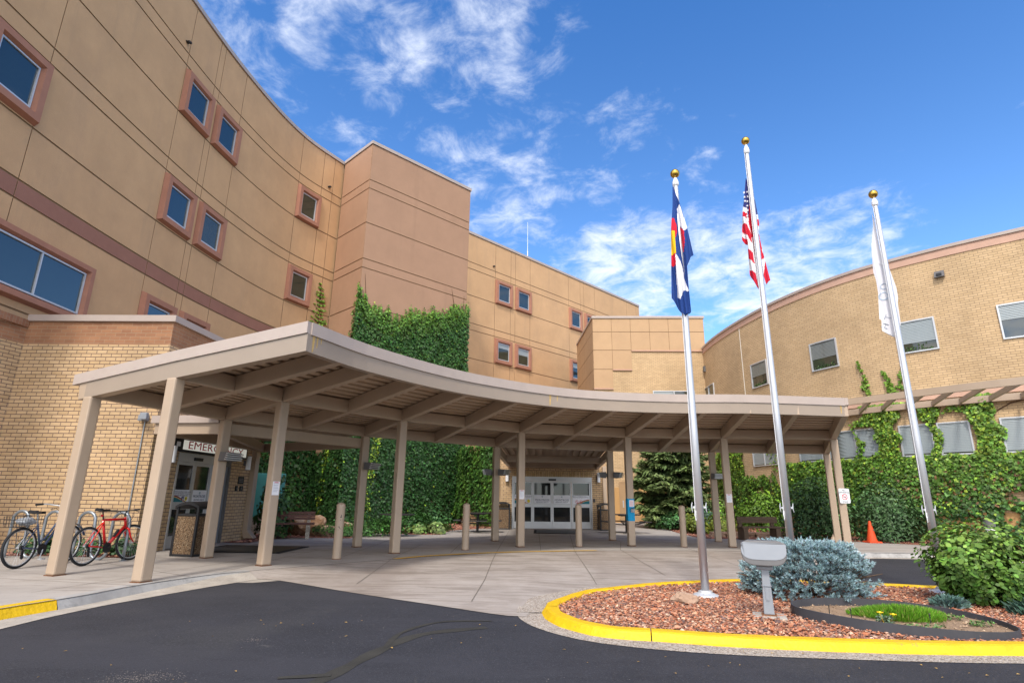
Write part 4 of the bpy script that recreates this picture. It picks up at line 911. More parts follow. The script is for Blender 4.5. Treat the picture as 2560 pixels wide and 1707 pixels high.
# ================================================================= planted island
ISO = cr([(.44, 7.9), (.48, 7.45), (.70, 6.95), (1.07, 6.60), (1.6, 6.47), (2.33, 6.28), (3.55, 6.13), (5.03, 6.1), (7.5, 6.3), (9.6, 7.0), (10.6, 8.2), (10.2, 9.3), (8.8, 9.85), (7.2, 10.3), (6.2, 10.6), (5.0, 10.85), (4.03, 10.83), (3.25, 10.58), (2.41, 10.24), (1.59, 9.68), (1.10, 9.3), (.74, 8.72), (.50, 8.25), (.44, 7.9)], 6)
IF = Frame(ISO); KT = -.028
b = MB(); n = 150; prof = [(.015, ZA), (0, -.10), (-.04, KT-.012), (-.07, KT), (-.185, KT), (-.20, KT-.015), (-.205, -.09)]
def wv(k, j): return .006*math.sin(k*1.7+j)+.004*math.sin(k*4.1+2*j)
for k in range(n):
    a, e = IF.L*k/n, IF.L*(k+1)/n
    if k % 25 == 12: a += .012
    for j in range(len(prof)-1):
        (d0, z0), (d1, z1) = prof[j], prof[j+1]; k2 = (k+1) % n
        b.face([IF(a, z0, d0+wv(k, j)), IF(e, z0, d0+wv(k2, j)), IF(e, z1, d1+wv(k2, j+1)), IF(a, z1, d1+wv(k, j+1))])
gnd('island_kerb', b, 'yellow')
b = MB(); ga = cr([(.10, 7.9), (.14, 7.55), (.30, 7.1), (.62, 6.65), (1.03, 6.34), (1.82, 6.06), (3.01, 5.90), (4.77, 5.82), (7.5, 6.0), (9.9, 6.8)], 6); FG = Frame(ga)
for k in range(60):
    u0, u1 = k/60, (k+1)/60; s_in = lambda u: u*IF.L*.415
    b.face([FG(FG.L*u0, ZA+.005, 0), FG(FG.L*u1, ZA+.005, 0), IF(s_in(u1), ZA+.005, 0), IF(s_in(u0), ZA+.005, 0)])
g2 = cr([(.10, 7.9), (.16, 8.4), (.36, 9.0), (.8, 9.5), (1.3, 9.95)], 6); FG2 = Frame(g2)
for k in range(24):
    u0, u1 = k/24, (k+1)/24; q0 = IF.L*(1-.115*u0); q1 = IF.L*(1-.115*u1)
    b.face([FG2(FG2.L*u0, ZA+.014+.02*u0, 0), IF(q0, ZA+.014+.02*u0, 0), IF(q1, ZA+.014+.02*u1, 0), FG2(FG2.L*u1, ZA+.014+.02*u1, 0)])
gnd('island_gutter', b, 'gutter_agg')
inner = [IF(IF.L*k/70, 0, -.20)[:2] for k in range(70)]
sheet('gravel_bed', inner, KT-.045, 'gravel_bed')
def inside(poly, pts):
    x, y = pts[:, 0], pts[:, 1]; c = np.zeros(len(pts), bool); n = len(poly)
    for i in range(n):
        x0, y0 = poly[i]; x1, y1 = poly[(i+1) % n]
        if y0 == y1: continue
        cnd = ((y0 > y) != (y1 > y)) & (x < (x1-x0)*(y-y0)/(y1-y0)+x0); c ^= cnd
    return c
BED = cr([(3.70, 8.02), (3.56, 7.6), (3.72, 7.13), (4.09, 6.72), (4.7, 6.46), (5.25, 6.47), (5.56, 6.75), (5.68, 7.35), (5.45, 7.95), (4.89, 8.25), (4.16, 8.25), (3.70, 8.02)], 6)
def stones(name, pts, z, size, cols, flat=.65):
    n = len(pts); base = np.array([(1, 0, 0), (.3, .95, .1), (-.8, .6, -.1), (-.85, -.5, .1), (.25, -.95, 0), (.1, .1, .8), (-.15, -.05, -.7)])
    fc = [(0, 1, 5), (1, 2, 5), (2, 3, 5), (3, 4, 5), (4, 0, 5), (1, 0, 6), (2, 1, 6), (3, 2, 6), (4, 3, 6), (0, 4, 6)]
    V = np.empty((n, 7, 3)); an = rng.uniform(0, 6.28, n); sz = size*np.exp(rng.normal(0, .3, n))
    b_ = base[None]+rng.normal(0, .16, (n, 7, 3)); ca, sa = np.cos(an)[:, None], np.sin(an)[:, None]
    V[..., 0] = (b_[..., 0]*ca-b_[..., 1]*sa)*sz[:, None]; V[..., 1] = (b_[..., 0]*sa+b_[..., 1]*ca)*sz[:, None]*.8; V[..., 2] = b_[..., 2]*sz[:, None]*flat+b_[..., 0]*sz[:, None]*rng.normal(0, .3, (n, 1))
    V[..., 0] += pts[:, :1]; V[..., 1] += pts[:, 1:2]; V[..., 2] += z+rng.uniform(0, .022, (n, 1))
    F_ = (np.arange(n)[:, None, None]*7+np.array(fc)[None]).reshape(-1, 3)
    me = bpy.data.meshes.new(name); me.from_pydata(V.reshape(-1, 3).tolist(), [], F_.tolist())
    c = np.array(cols)[rng.integers(0, len(cols), n)]*np.exp(rng.normal(0, .2, (n, 1))); rgba = np.ones((n*7, 4)); rgba[:, :3] = np.repeat(c, 7, 0)
    at = me.color_attributes.new('tint', 'FLOAT_COLOR', 'POINT'); at.data.foreach_set('color', rgba.reshape(-1))
    return link(name, me, 'tintstone')
SC = [(.36, .135, .07), (.42, .18, .10), (.27, .10, .06), (.46, .25, .15), (.34, .165, .10), (.13, .08, .07), (.40, .145, .07), (.29, .16, .115), (.50, .33, .23)]
pts = np.column_stack([rng.uniform(.6, 7.0, 30000), rng.uniform(6.2, 10.9, 30000)]); ins = inside(inner, pts) & ~inside([tuple(p) for p in BED], pts)
near = rng.uniform(0, 1, len(pts)) < np.clip(1.35-(pts[:, 1]-6)/5.5, .25, 1)
tag(stones('gravel', pts[ins & near], KT-.034, .0165, SC), 'loose red and tan gravel stones filling the yellow kerbed island', 'gravel', kind='stuff')
# planting bed with its rubber edging
bedf = Frame(BED); b = MB()
zt = lambda s: .035+.02*math.sin(s*1.3+.5)
for k in range(72):
    a, e = bedf.L*k/72, bedf.L*(k+1)/72
    for d0, d1 in ((.008, -.008),):
        b.hexa([bedf(a, KT-.05, d0), bedf(e, KT-.05, d0), bedf(e, KT-.05, d1), bedf(a, KT-.05, d1), bedf(a, zt(a), d0), bedf(e, zt(e), d0), bedf(e, zt(e), d1), bedf(a, zt(a), d1)])
o = thing('bed_edging', 'wavy black rubber edging strip round the small soil bed', 'edging', (4.6, 7.3, 0)); part('edging_strip', b, 'edging', o, world=True)
sheet('soil_bed', [bedf(bedf.L*k/70, 0, -.008)[:2] for k in range(70)], KT-.012, 'soil')
pts = np.column_stack([rng.uniform(3.6, 5.7, 900), rng.uniform(6.4, 8.3, 900)]); pts = pts[inside([tuple(p) for p in BED], pts)]
tag(stones('soil_crumbs', pts, KT-.012, .010, [(.33, .23, .15), (.24, .16, .10), (.42, .31, .21)]), 'pale soil crumbs scattered over the small planting bed', 'soil', kind='stuff')
# red stone beds along the buildings
def lin(a, e, n): return [(a[0]+(e[0]-a[0])*k/n, a[1]+(e[1]-a[1])*k/n) for k in range(n)]
bedL = [(-8.0, 16.7), (-7.3, 16.75), (-7.3, 18.4), (-6.65, 18.98), (-5.1, 19.05), (-4.95, 21.6), (-4.2, 21.6), (-3.35, 21.3), (-2.5, 21.45), (-2.4, 24.2), (-1.9, 24.9), (-1.2, 26.1), (-.5, 26.2), (-2.2, 28.25), (-2.66, 30.5), (-7.4, 25.95), (-9.5, 27.9), (-10.7, 25.8), (-11.8, 21), (-11.9, 18.2), (-7.95, 18.1)]
bedR = [(8.3, 34.4), (7.83, 32.3), (7.35, 28.4), (6.98, 24.7), (6.86, 21.9), (7.0, 21.2), (9.7, 20.95), (11.3, 20.75), (12.3, 20.5), (13.3, 19.4), (14.6, 17.6), (16.6, 15.4), (20, 14), (19.9, 15.7), (17.8, 17.7), (15.95, 19.45), (14.0, 21.9), (12.75, 25.0), (12.1, 28.6), (11.9, 32), (12.0, 34.4)]
bedA = [(-12.0, 13.25), (-12.3, 12.3), (-10, 12.72), (-8.1, 12.55), (-8.05, 13.2)]
for pl in (bedL, bedR, bedA): sheet('mulch_bed', pl, .006, 'mulch')
for pl, n, lab in ((bedL, 3500, 'red stone mulch in the shady bed below the ivy tower'), (bedR, 3500, 'red stone mulch in the bed along the curved brick wall'), (bedA, 700, 'red stone mulch along the annex wall behind the bicycles')):
    A = np.array(pl); p = np.column_stack([rng.uniform(A[:, 0].min(), A[:, 0].max(), n*3), rng.uniform(A[:, 1].min(), A[:, 1].max(), n*3)]); p = p[inside(pl, p)][:n]
    tag(stones('stone_mulch', p, .012, .032, [(.36, .15, .10), (.28, .11, .07), (.44, .22, .15), (.20, .10, .08)]), lab, 'mulch', kind='stuff')

# ================================================================= ivy
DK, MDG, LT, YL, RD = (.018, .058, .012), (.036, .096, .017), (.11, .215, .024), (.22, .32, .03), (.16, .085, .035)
def ivy(name, label, frames, colfun, parent_loc, size=.13, stems=()):
    """frames: list of (P, s0, s1, z0, z1, density per m2, mask(s,z))"""
    o = thing(name, label, 'ivy', parent_loc); ps, ns, cs = [], [], []
    for P, s0, s1, z0, z1, den, mask in frames:
        n = int((s1-s0)*(z1-z0)*den); s = rng.uniform(s0, s1, n); z = rng.uniform(z0, z1, n); pr = mask(s, z); k = rng.uniform(0, 1, n) < pr; s, z, pr = s[k], z[k], pr[k]
        d = .03+rng.uniform(0, 1, len(s))**1.5*.16*np.clip(pr*1.3, .2, 1)+np.clip(wob(s, z, 1.6), 0, 1)*.16*np.clip(pr, 0, 1)
        pp = np.array([P(a, c, e) for a, c, e in zip(s, z, d)]) if len(s) else np.zeros((0, 3))
        nn = np.array([np.array(P(a, 0, 1))-np.array(P(a, 0, 0)) for a in s]) if len(s) else np.zeros((0, 3))
        ps.append(pp); ns.append(nn+[[0, 0, .45]]+rng.normal(0, .30, (len(s), 3))); cs.append(colfun(s, z, P))
    ps, ns, cs = np.vstack(ps), np.vstack(ns), np.vstack(cs)
    leaf_cloud('leaves', ps, ns, size*np.exp(rng.normal(0, .22, len(ps))), None, .33, 'leaf', o, aspect=.46, cols=cs)
    m = MB()
    for P, pts in stems: m.tube([P(s, z, .02) for s, z in pts], [.02]*(len(pts)-1)+[.006], 5)
    if stems: part('stems', m, 'vine', o, world=True)
    return o
def mixc(a, b_, t): return np.array(a)[None]*(1-t)[:, None]+np.array(b_)[None]*t[:, None]
sm = lambda x, a, e: np.clip((x-a)/(e-a), 0, 1)
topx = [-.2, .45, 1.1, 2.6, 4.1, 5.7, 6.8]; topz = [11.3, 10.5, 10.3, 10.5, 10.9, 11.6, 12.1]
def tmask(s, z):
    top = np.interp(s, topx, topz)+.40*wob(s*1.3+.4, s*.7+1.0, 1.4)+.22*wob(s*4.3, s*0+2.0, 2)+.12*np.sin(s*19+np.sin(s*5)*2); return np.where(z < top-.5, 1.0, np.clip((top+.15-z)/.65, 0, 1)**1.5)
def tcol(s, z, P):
    c = mixc(DK, MDG, sm(z+.8*wob(s, z), 1.5, 8.0)); top = np.interp(s, topx, topz); t = sm(z, 0, 1)*np.clip((z-top+1.6)/1.5, 0, 1); c = c*(1-t[:, None])+np.array(LT)[None]*t[:, None]  # shade at the foot and sun at the top put into leaf colour
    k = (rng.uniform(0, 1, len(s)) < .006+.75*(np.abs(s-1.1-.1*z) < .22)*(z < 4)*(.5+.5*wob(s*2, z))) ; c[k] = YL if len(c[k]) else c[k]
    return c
def tlmask(s, z): return np.where(z < np.interp(s, [.9, 1.9, 2.6, 2.85], [3.3, 6.2, 9.3, 11.1])+.3*wob(s*2, z), 1.0, 0)
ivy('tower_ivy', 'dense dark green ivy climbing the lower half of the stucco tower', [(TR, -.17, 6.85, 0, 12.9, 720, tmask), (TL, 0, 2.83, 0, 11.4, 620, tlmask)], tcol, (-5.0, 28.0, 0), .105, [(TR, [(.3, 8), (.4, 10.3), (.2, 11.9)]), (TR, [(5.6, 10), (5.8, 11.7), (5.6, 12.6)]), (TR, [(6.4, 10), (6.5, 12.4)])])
ivy('wall_ivy', 'shaded dark ivy on the curved wall between downspout and tower', [(CW, C0+K*15.5, CW.L, 0, 5.3, 430, lambda s, z: np.ones(len(s)))], lambda s, z, P: mixc(DK, MDG, sm(wob(s, z), -.2, .9)), (-11.2, 23.5, 0), .118)
ivy('low_wall_ivy', 'mid green ivy on the low brick wall beside the main doors', [(VW, 0, VW.L-.1, .1, 3.7, 600, lambda s, z: np.where((z < 1.15-.9*np.abs(s-2.5)) & (s < 3.4), .05, np.where((s > 4.2) & (z < .7), .15, 1.0)))], lambda s, z, P: mixc(MDG, LT, sm(wob(s*2, z), -.3, 1.0)*.6), (-1.4, 26.5, 0), .108)
def sprig(name, label, P, pts, n, side=.35, parent=None):
    """thin climbing shoots with leafy side twigs"""
    o = thing(name, label, 'ivy', P(pts[0][0], pts[0][1], 0)); m = MB(); ps, ns = [], []
    C_ = cr(pts, 8); m.tube([P(s, z, .02) for s, z in C_], [.016]*(len(C_)-1)+[.004], 5)
    for k in range(n):
        i = rng.integers(0, len(C_)); s, z = C_[i]; sg_ = rng.choice([-1, 1]); ln = side*rng.uniform(.3, 1)*(1.1-i/len(C_)); q0 = (s, z); q1 = (s+sg_*ln, z+ln*rng.uniform(-.1, .5))
        m.tube([P(*q0, .02), P(*q1, .03)], [.007, .002], 4)
        for j in range(7):
            t = rng.uniform(.1, 1); ps.append(P(q0[0]+(q1[0]-q0[0])*t, q0[1]+(q1[1]-q0[1])*t, rng.uniform(.03, .09))); nn = np.array(P(s, 0, 1))-np.array(P(s, 0, 0)); ns.append(nn+[0, 0, .4]+rng.normal(0, .4, 3))
    part('stems', m, 'vine', o, world=True)
    cs = mixc(LT, YL, rng.uniform(0, .6, len(ps))); leaf_cloud('leaves', ps, ns, .13, None, .25, 'leaf', o, aspect=.4, cols=cs); return o
sprig('ivy_shoot', 'feathery bright green ivy shoot on the curved stucco wall beside the tower', CW, [(C0+K*23.15, 6.9), (C0+K*23.25, 8.6), (C0+K*23.4, 10.0), (C0+K*23.35, 11.8)], 95, 1.25)
# east wall
def emask(s, z):
    base = np.where(z < 2.95+.12*wob(s*2, z*0+1, 2), 1.0, 0)
    base = np.where((s < 5.6), np.where(z < 3.9+.5*wob(s, s*0, 2), 1, 0), base)
    base = np.where((s > 5.6) & (s < 9.2), np.where(z < 2.45+.35*wob(s*2, z*0), .9, 0), base)
    col = lambda c, w, zt_: (np.abs(s-c-.10*np.sin(z*4)) < w*(1+.2*np.sin(z*9)))*(z < zt_)
    up_ = col(14.0, .40+.42*sm(z, 4.1, 4.9), 4.95)*1.0+col(15.55, .13+.2*sm(z, 4.1, 4.5), 4.7)*.9+col(17.05, .34, 4.95)*1.0+col(16.75, .10, 4.6)*.5+col(13.0, .08, 3.6)*.6+col(12.86, .05, 4.3)*.5+(np.abs(z-4.25-.25*(13.8-s)*.35) < .12)*(s > 12.9)*(s < 13.9)*.7+col(19.6, .2, 4.6)*.8+(np.abs(z-4.45+.1*np.sin(s*3)) < .10)*(s > 15.6)*(s < 17)*.35
    bare = ((s-17.6)**2/.18+(z-1.55)**2/.03 < 1)|((s-18.35)**2/.35+(z-1.15+.5*(s-18.35))**2/.10 < 1)|((s-17.2)**2/.05+(z-.9)**2/.07 < 1)|((s-19.2)**2/.3+(z-.55)**2/.2 < 1)|((s > 8.6)&(s < 9.3)&(z < 1.5))|((s > 6.6)&(s < 7.4)&(np.abs(z-1.8) < .15))|((s > 7.8)&(s < 9.2)&(z > 2.0+.5*np.sin(s*7)))
    r = np.clip(np.maximum(base, up_), 0, 1); r = np.where(bare, .06, r); return np.where((s > 9.2) & (z < .9) & (s < 16.5), r*.25, np.where(z < .75, r*.6, r))
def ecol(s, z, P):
    c = mixc(MDG, LT, np.clip(sm(z+.5*wob(s*1.3, z), .8, 3.2), 0, 1)); k = rng.uniform(0, 1, len(s)) < .10+.22*(z > 2.9); c[k] = YL  # lighter upward: sunlight on the upper leaves put into their colour
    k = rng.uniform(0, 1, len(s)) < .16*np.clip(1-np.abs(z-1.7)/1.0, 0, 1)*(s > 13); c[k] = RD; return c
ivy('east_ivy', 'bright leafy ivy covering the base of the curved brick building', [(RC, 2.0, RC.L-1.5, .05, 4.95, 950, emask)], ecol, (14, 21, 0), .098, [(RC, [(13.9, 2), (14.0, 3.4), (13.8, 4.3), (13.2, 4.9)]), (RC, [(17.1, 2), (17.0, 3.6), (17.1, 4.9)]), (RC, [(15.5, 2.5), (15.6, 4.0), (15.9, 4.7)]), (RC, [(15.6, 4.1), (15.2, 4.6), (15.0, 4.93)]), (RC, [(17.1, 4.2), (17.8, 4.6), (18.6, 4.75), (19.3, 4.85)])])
for k_, (pts, lab) in enumerate((([(13.5, 5.15), (13.55, 5.8), (13.4, 6.75)], 'tallest slim ivy shoot above the pergola on pale brick'), ([(14.35, 5.15), (14.4, 5.7), (14.25, 6.2)], 'short ivy shoot between two taller ones above the pergola'), ([(14.7, 5.15), (14.85, 5.9), (15.05, 6.5)], 'leaning ivy shoot above the pergola nearest the flagpoles'))): sprig('ivy_shoot', lab, RC, pts, 34, .24)

# ================================================================= shrubs and trees
def shrub(name, label, cat, loc, rad, n, size, col, var=.3, clumps=26, aspect=.42, group=None, top=None, stems=8, jit=.6, flatbase=.15, rnd=False, under=0, sig=.19):
    o = thing(name, label, cat, loc, 0, group); rx, ry, rz = rad
    c = rng.normal(0, 1, (clumps, 3)); c[:, 2] = np.abs(c[:, 2])*.9+rng.uniform(-.25, .1, clumps); c /= np.linalg.norm(c, axis=1)[:, None]; c *= rng.uniform(.45, 1.08, (clumps, 1))
    idx = rng.integers(0, clumps, n); p = c[idx]+rng.normal(0, sig, (n, 3)); r_ = np.linalg.norm(p, axis=1); p *= np.minimum(1, 1.12/np.maximum(r_, .01))[:, None]
    p[:, 2] = p[:, 2]*(1-flatbase)+flatbase; p[:, 2] = np.where(p[:, 2] < -.0, rng.uniform(0, .3, n), p[:, 2])
    if under: p[:, :2] *= (1-under+under*np.clip(p[:, 2:]/.55, 0, 1))
    pos = p*np.array([rx, ry, rz])+np.array(loc)+[0, 0, .04]
    nr = p*np.array([1/rx, 1/ry, 1/rz])+rng.normal(0, .5, (n, 3))+[0, 0, .5]
    cl_t = rng.normal(0, .22, clumps)[idx]; cols = np.array(col)[None]*np.exp(cl_t)[:, None]
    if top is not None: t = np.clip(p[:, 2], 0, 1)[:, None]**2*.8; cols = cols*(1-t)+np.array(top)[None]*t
    leaf_cloud('leaves', pos, nr, size*np.exp(rng.normal(0, .25, n)), None, var, 'leaf', o, aspect=aspect, axis=p*[1, 1, .3], jit=jit, cols=cols, rnd=rnd)
    m = MB()
    for k in range(stems):
        e = c[k % clumps]*.8; m.tube([(rng.normal(0, .05), rng.normal(0, .05), -.02), (e[0]*rx*.45, e[1]*ry*.45, max(.1, e[2])*rz*.6), (e[0]*rx*.9, e[1]*ry*.9, max(.15, e[2])*rz*.95)], [.022, .015, .005], 5)
    part('stems', m, 'bark', o); return o
def needles(name, label, cat, loc, build, col, tipcol, size, m_trunk=None, asp=.16):
    o = thing(name, label, cat, loc); pos, nrm, ax, t = build(); pos = np.array(pos)+np.array(loc); t = np.array(t)[:, None]
    leaf_cloud('needles', pos, nrm, size*np.exp(rng.normal(0, .2, len(pos))), None, .22, 'needle', o, aspect=asp, fold=.03, axis=np.array(ax), jit=.12, cols=np.array(col)[None]*(1-t)+np.array(tipcol)[None]*t)
    if m_trunk is not None: part('branches', m_trunk, 'bark', o, smooth=True)
    return o
# blue dwarf spruce on the island: many short twigs, each a tuft of needles
tr = MB()
def blue_build():
    pos, nr, ax, tt = [], [], [], []; ntw = 2500
    for k in range(ntw):
        ph = rng.uniform(0, 2*math.pi); v = rng.uniform(0, 1)**.75
        lay = math.floor(v*6)/6+rng.normal(0, .028); rr_ = math.sqrt(max(0, 1-(max(lay-.18, 0)/.86)**2))*(.90+.10*math.sin(ph*7+lay*19)+.06*math.sin(ph*3+1))
        if .08 < lay < .5 and math.sin(ph*2.0+lay*9) > .82: rr_ *= .62
        rr_ *= rng.uniform(.80, 1.03) if rng.uniform() < .75 else rng.uniform(.4, .8)
        b0 = np.array([math.cos(ph)*rr_*.95, math.sin(ph)*rr_*.84, .09+lay*.72]); 
        if b0[0] < -.5: b0[2] *= .80
        dr = np.array([math.cos(ph), math.sin(ph), .30+.5*lay+rng.normal(0, .25)]); dr += rng.normal(0, .22, 3); dr /= np.linalg.norm(dr); ln = rng.uniform(.065, .115)
        tr.tube([b0-dr*.05, b0+dr*ln*.8], [.006, .003], 3, cap=False)
        for j in range(30):
            t = rng.uniform(0, 1); a = rng.normal(0, 1, 3); a -= dr*a.dot(dr); a /= np.linalg.norm(a); d2 = a*(1.0-.55*t)+dr*(.25+.75*t); d2 /= np.linalg.norm(d2)
            pos.append(b0+dr*ln*t+d2*.014); n_ = np.cross(d2, rng.normal(0, 1, 3)); nr.append(n_ if n_[2] > 0 else -n_); ax.append(d2); tt.append(t*.8+rng.uniform(0, .2))
    for k in range(9):
        ph = k*.7+.3; tr.tube([(0, 0, 0), (math.cos(ph)*.25, math.sin(ph)*.2, .14), (math.cos(ph)*.8, math.sin(ph)*.6, .20+.05*(k % 3)), (math.cos(ph)*1.05, math.sin(ph)*.8, .26+.05*(k % 3))], [.035, .025, .014, .006], 5)
    return pos, nr, ax, tt
bb = blue_build()
needles('blue_spruce', 'low spreading blue spruce between the two tallest flagpoles', 'shrub', (4.50, 9.15, KT-.03), lambda: bb, (.13, .205, .215), (.36, .50, .53), .046, tr, asp=.10)
# tall green spruce beyond the canopy
tr2 = MB()
def spruce_build():
    pos, nr, ax, tt = [], [], [], []; H = 6.0
    tr2.tube([(0, 0, 0), (.05, 0, 2.5), (0, .05, H)], [.16, .10, .02], 8)
    for k in range(150):
        h = .25+(H-.3)*(k+rng.uniform(0, 1))/150; ph = k*2.4+rng.normal(0, .3); ln = (2.15*(1-(h/H)**2.4)**.8+.12)*rng.uniform(.72, 1.1)
        if h < .8: ln *= .8
        p0 = np.array([0, 0, h]); pts = []
        for i in range(5):
            t = i/4; pts.append(p0+np.array([math.cos(ph)*ln*t, math.sin(ph)*ln*t, -.30*ln*t+.22*ln*t*t]))
        tr2.tube(pts, [.035, .025, .018, .01, .004], 4, cap=False)
        n = int(75+210*ln/2.2)
        for j in range(n):
            t = rng.uniform(.12, 1)**.7; i = min(int(t*4), 3); q_ = pts[i]+(pts[i+1]-pts[i])*(t*4-i); sd = rng.normal(0, 1)*.30*(1.15-t*.7)*min(ln, 1.4)
            sv = np.array([-math.sin(ph), math.cos(ph), 0]); pp = q_+sv*sd+np.array([0, 0, -abs(sd)*.25-rng.uniform(0, .09)])
            dv = np.array([math.cos(ph), math.sin(ph), -.2])+sv*np.sign(sd)*.8+rng.normal(0, .25, 3); pos.append(pp); ax.append(dv); nr.append(np.array([0, -.25, 1])+rng.normal(0, .45, 3)); tt.append(t*.7+rng.uniform(0, .3))
    return pos, nr, ax, tt
sb_ = spruce_build(); o = needles('spruce_tree', 'dark green spruce tree standing beyond the canopy by the side door', 'tree', (8.15, 28.6, 0), lambda: sb_, (.045, .085, .032), (.15, .20, .065), .33, None)
part('trunk', tr2, 'bark', o, smooth=True)
# leafy island shrub (round leaves), grey green junipers, grass and flowers
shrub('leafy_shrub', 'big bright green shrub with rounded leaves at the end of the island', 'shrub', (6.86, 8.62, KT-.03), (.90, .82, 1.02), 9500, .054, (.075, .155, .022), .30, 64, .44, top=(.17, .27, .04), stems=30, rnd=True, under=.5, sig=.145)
def juniper(label, loc, rad, n, col, group=None, tall=.3):
    def bld():
        pos, nr, ax, tt = [], [], [], []
        for k in range(n):
            ph = rng.uniform(0, 6.283); r = math.sqrt(rng.uniform(0, 1)); x, y = math.cos(ph)*r*rad[0], math.sin(ph)*r*rad[1]; h = rad[2]*(1-.6*r*r)*rng.uniform(.35, 1)
            d = np.array([math.cos(ph)*(.5+r*.7), math.sin(ph)*(.5+r*.7), .9])+rng.normal(0, .3, 3); pos.append((x, y, h)); ax.append(d); n_ = np.cross(d, rng.normal(0, 1, 3)); nr.append(n_ if n_[2] > 0 else -n_); tt.append(rng.uniform(0, 1))
        return pos, nr, ax, tt
    q_ = bld(); t_ = MB()
    for k in range(7):
        ph = k*.9; t_.tube([(0, 0, 0), (math.cos(ph)*rad[0]*.4, math.sin(ph)*rad[1]*.4, rad[2]*.3), (math.cos(ph)*rad[0]*.8, math.sin(ph)*rad[1]*.8, rad[2]*.45)], [.012, .008, .003], 4)
    return needles('juniper', label, 'shrub', loc, lambda: q_, tuple(c*.7 for c in col), tuple(c*1.5 for c in col), .11, t_)
juniper('small blue grey juniper tuft beside the rubber bed edging', (6.02, 8.35, KT-.04), (.22, .18, .16), 480, (.10, .17, .15))
juniper('dull green juniper under the leafy island shrub at its outer end', (6.85, 7.85, KT-.04), (.40, .28, .19), 800, (.05, .10, .07))
def grass(loc):
    o = thing('grass_clump', 'mound of fine bright green grass in the soil bed', 'grass', loc); n = 9000; ph = rng.uniform(0, 6.283, n); r = np.sqrt(rng.uniform(0, 1, n)); x = np.cos(ph)*r*.56*(1+.15*np.sin(3*ph)); y = np.sin(ph)*r*.38
    h = .125*(1-.6*r*r)*rng.uniform(.5, 1.1, n); pos = np.column_stack([x, y, h*.55])+np.array(loc); ax = np.column_stack([np.cos(ph)*r*.6, np.sin(ph)*r*.6, np.ones(n)])+rng.normal(0, .22, (n, 3)); nr = np.cross(ax, rng.normal(0, 1, (n, 3))); nr[nr[:, 2] < 0] *= -1
    cols = np.array((.10, .24, .012))[None]*np.ones((n, 1)); k = rng.uniform(0, 1, n) < .08; cols[k] = (.30, .28, .08)
    leaf_cloud('blades', pos, nr, h*1.15, None, .25, 'needle', o, aspect=.055, fold=.0, axis=ax, jit=.05, cols=cols); return o
grass((4.80, 7.52, KT-.01))
def weeds(label, loc, n, rad, col):
    o = thing('weed_patch', label, 'weeds', loc); ph = rng.uniform(0, 6.283, n); r = np.sqrt(rng.uniform(0, 1, n)); pos = np.column_stack([np.cos(ph)*r*rad[0], np.sin(ph)*r*rad[1], rng.uniform(.0, .04, n)])+np.array(loc)
    nr = rng.normal(0, .5, (n, 3))+[0, 0, 1]; leaf_cloud('leaves', pos, nr, .034, col, .3, 'leaf', o, axis=rng.normal(0, 1, (n, 3)))
weeds('thin weedy seedlings at the grass clump end of the soil bed', (5.28, 7.42, KT), 130, (.20, .12), (.10, .18, .04)); weeds('sparse weeds near the rounded outer end of the soil bed', (5.40, 7.05, KT), 90, (.16, .07), (.11, .18, .05)); weeds('few low weeds along the front edging of the soil bed', (4.55, 6.85, KT), 70, (.30, .06), (.10, .17, .05))
def flower(label, loc, n):
    o = thing('yellow_flower', label, 'flower', loc); ph = rng.uniform(0, 6.283, 140); r = rng.uniform(0, .10, 140); pos = np.column_stack([np.cos(ph)*r, np.sin(ph)*r, rng.uniform(0, .07, 140)])+np.array(loc)
    leaf_cloud('leaves', pos, rng.normal(0, .5, (140, 3))+[0, 0, 1], .036, (.16, .24, .14), .2, 'leaf', o, axis=rng.normal(0, 1, (140, 3)))
    for k in range(n):
        m = MB(); cx_, cy_ = (k-.5*(n-1))*.15, -.03; m.tube([(cx_*.5, cy_*.5, 0), (cx_, cy_, .105-.02*k)], .003, 5)
        for j in range(11):
            a = j*.571; m.face([(cx_+.010*math.cos(a-.3), cy_+.010*math.sin(a-.3), .11-.02*k), (cx_+.036*math.cos(a-.22), cy_+.036*math.sin(a-.22)-.004, .118-.02*k), (cx_+.040*math.cos(a), cy_+.040*math.sin(a), .114-.02*k), (cx_+.036*math.cos(a+.22), cy_+.036*math.sin(a+.22), .118-.02*k), (cx_+.010*math.cos(a+.3), cy_+.010*math.sin(a+.3), .11-.02*k)], mi=0)
        m.lathe([(.014, .108-.02*k), (.016, .118-.02*k), (.008, .126-.02*k)], (cx_, cy_, 0), 8, 1); part('bloom', m, ['flag_gold', 'sticker_yellow'], o)
flower('pair of yellow blooms over silvery leaves in the soil bed', (4.36, 7.12, KT), 2)
for x, y, lab in ((3.98, 7.62, 'thin black irrigation stake in bare soil nearest the blue spruce'), (4.10, 7.36, 'thin black irrigation stake in bare soil nearest the flowers'), (4.86, 7.10, 'thin black irrigation stake in front of the grass clump')):
    o = thing('irrigation_stake', lab, 'stake', (x, y, KT-.02)); m = MB(); m.tube([(0, 0, 0), (0, 0, .11)], .005, 6); part('stake_stem', m, 'black', o); m = MB(); m.lathe([(.007, .105), (.009, .12), (.004, .13)], (0, 0, 0), 8); part('stake_tip', m, 'black', o)
G_ = (.050, .105, .036)
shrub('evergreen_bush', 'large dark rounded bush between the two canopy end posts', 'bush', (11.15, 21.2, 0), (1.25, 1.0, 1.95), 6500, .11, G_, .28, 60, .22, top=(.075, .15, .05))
shrub('evergreen_bush', 'large dark bush spreading behind the orange traffic cone', 'bush', (13.35, 20.65, 0), (1.05, .9, 1.85), 6500, .11, G_, .28, 60, .22, top=(.08, .155, .05))
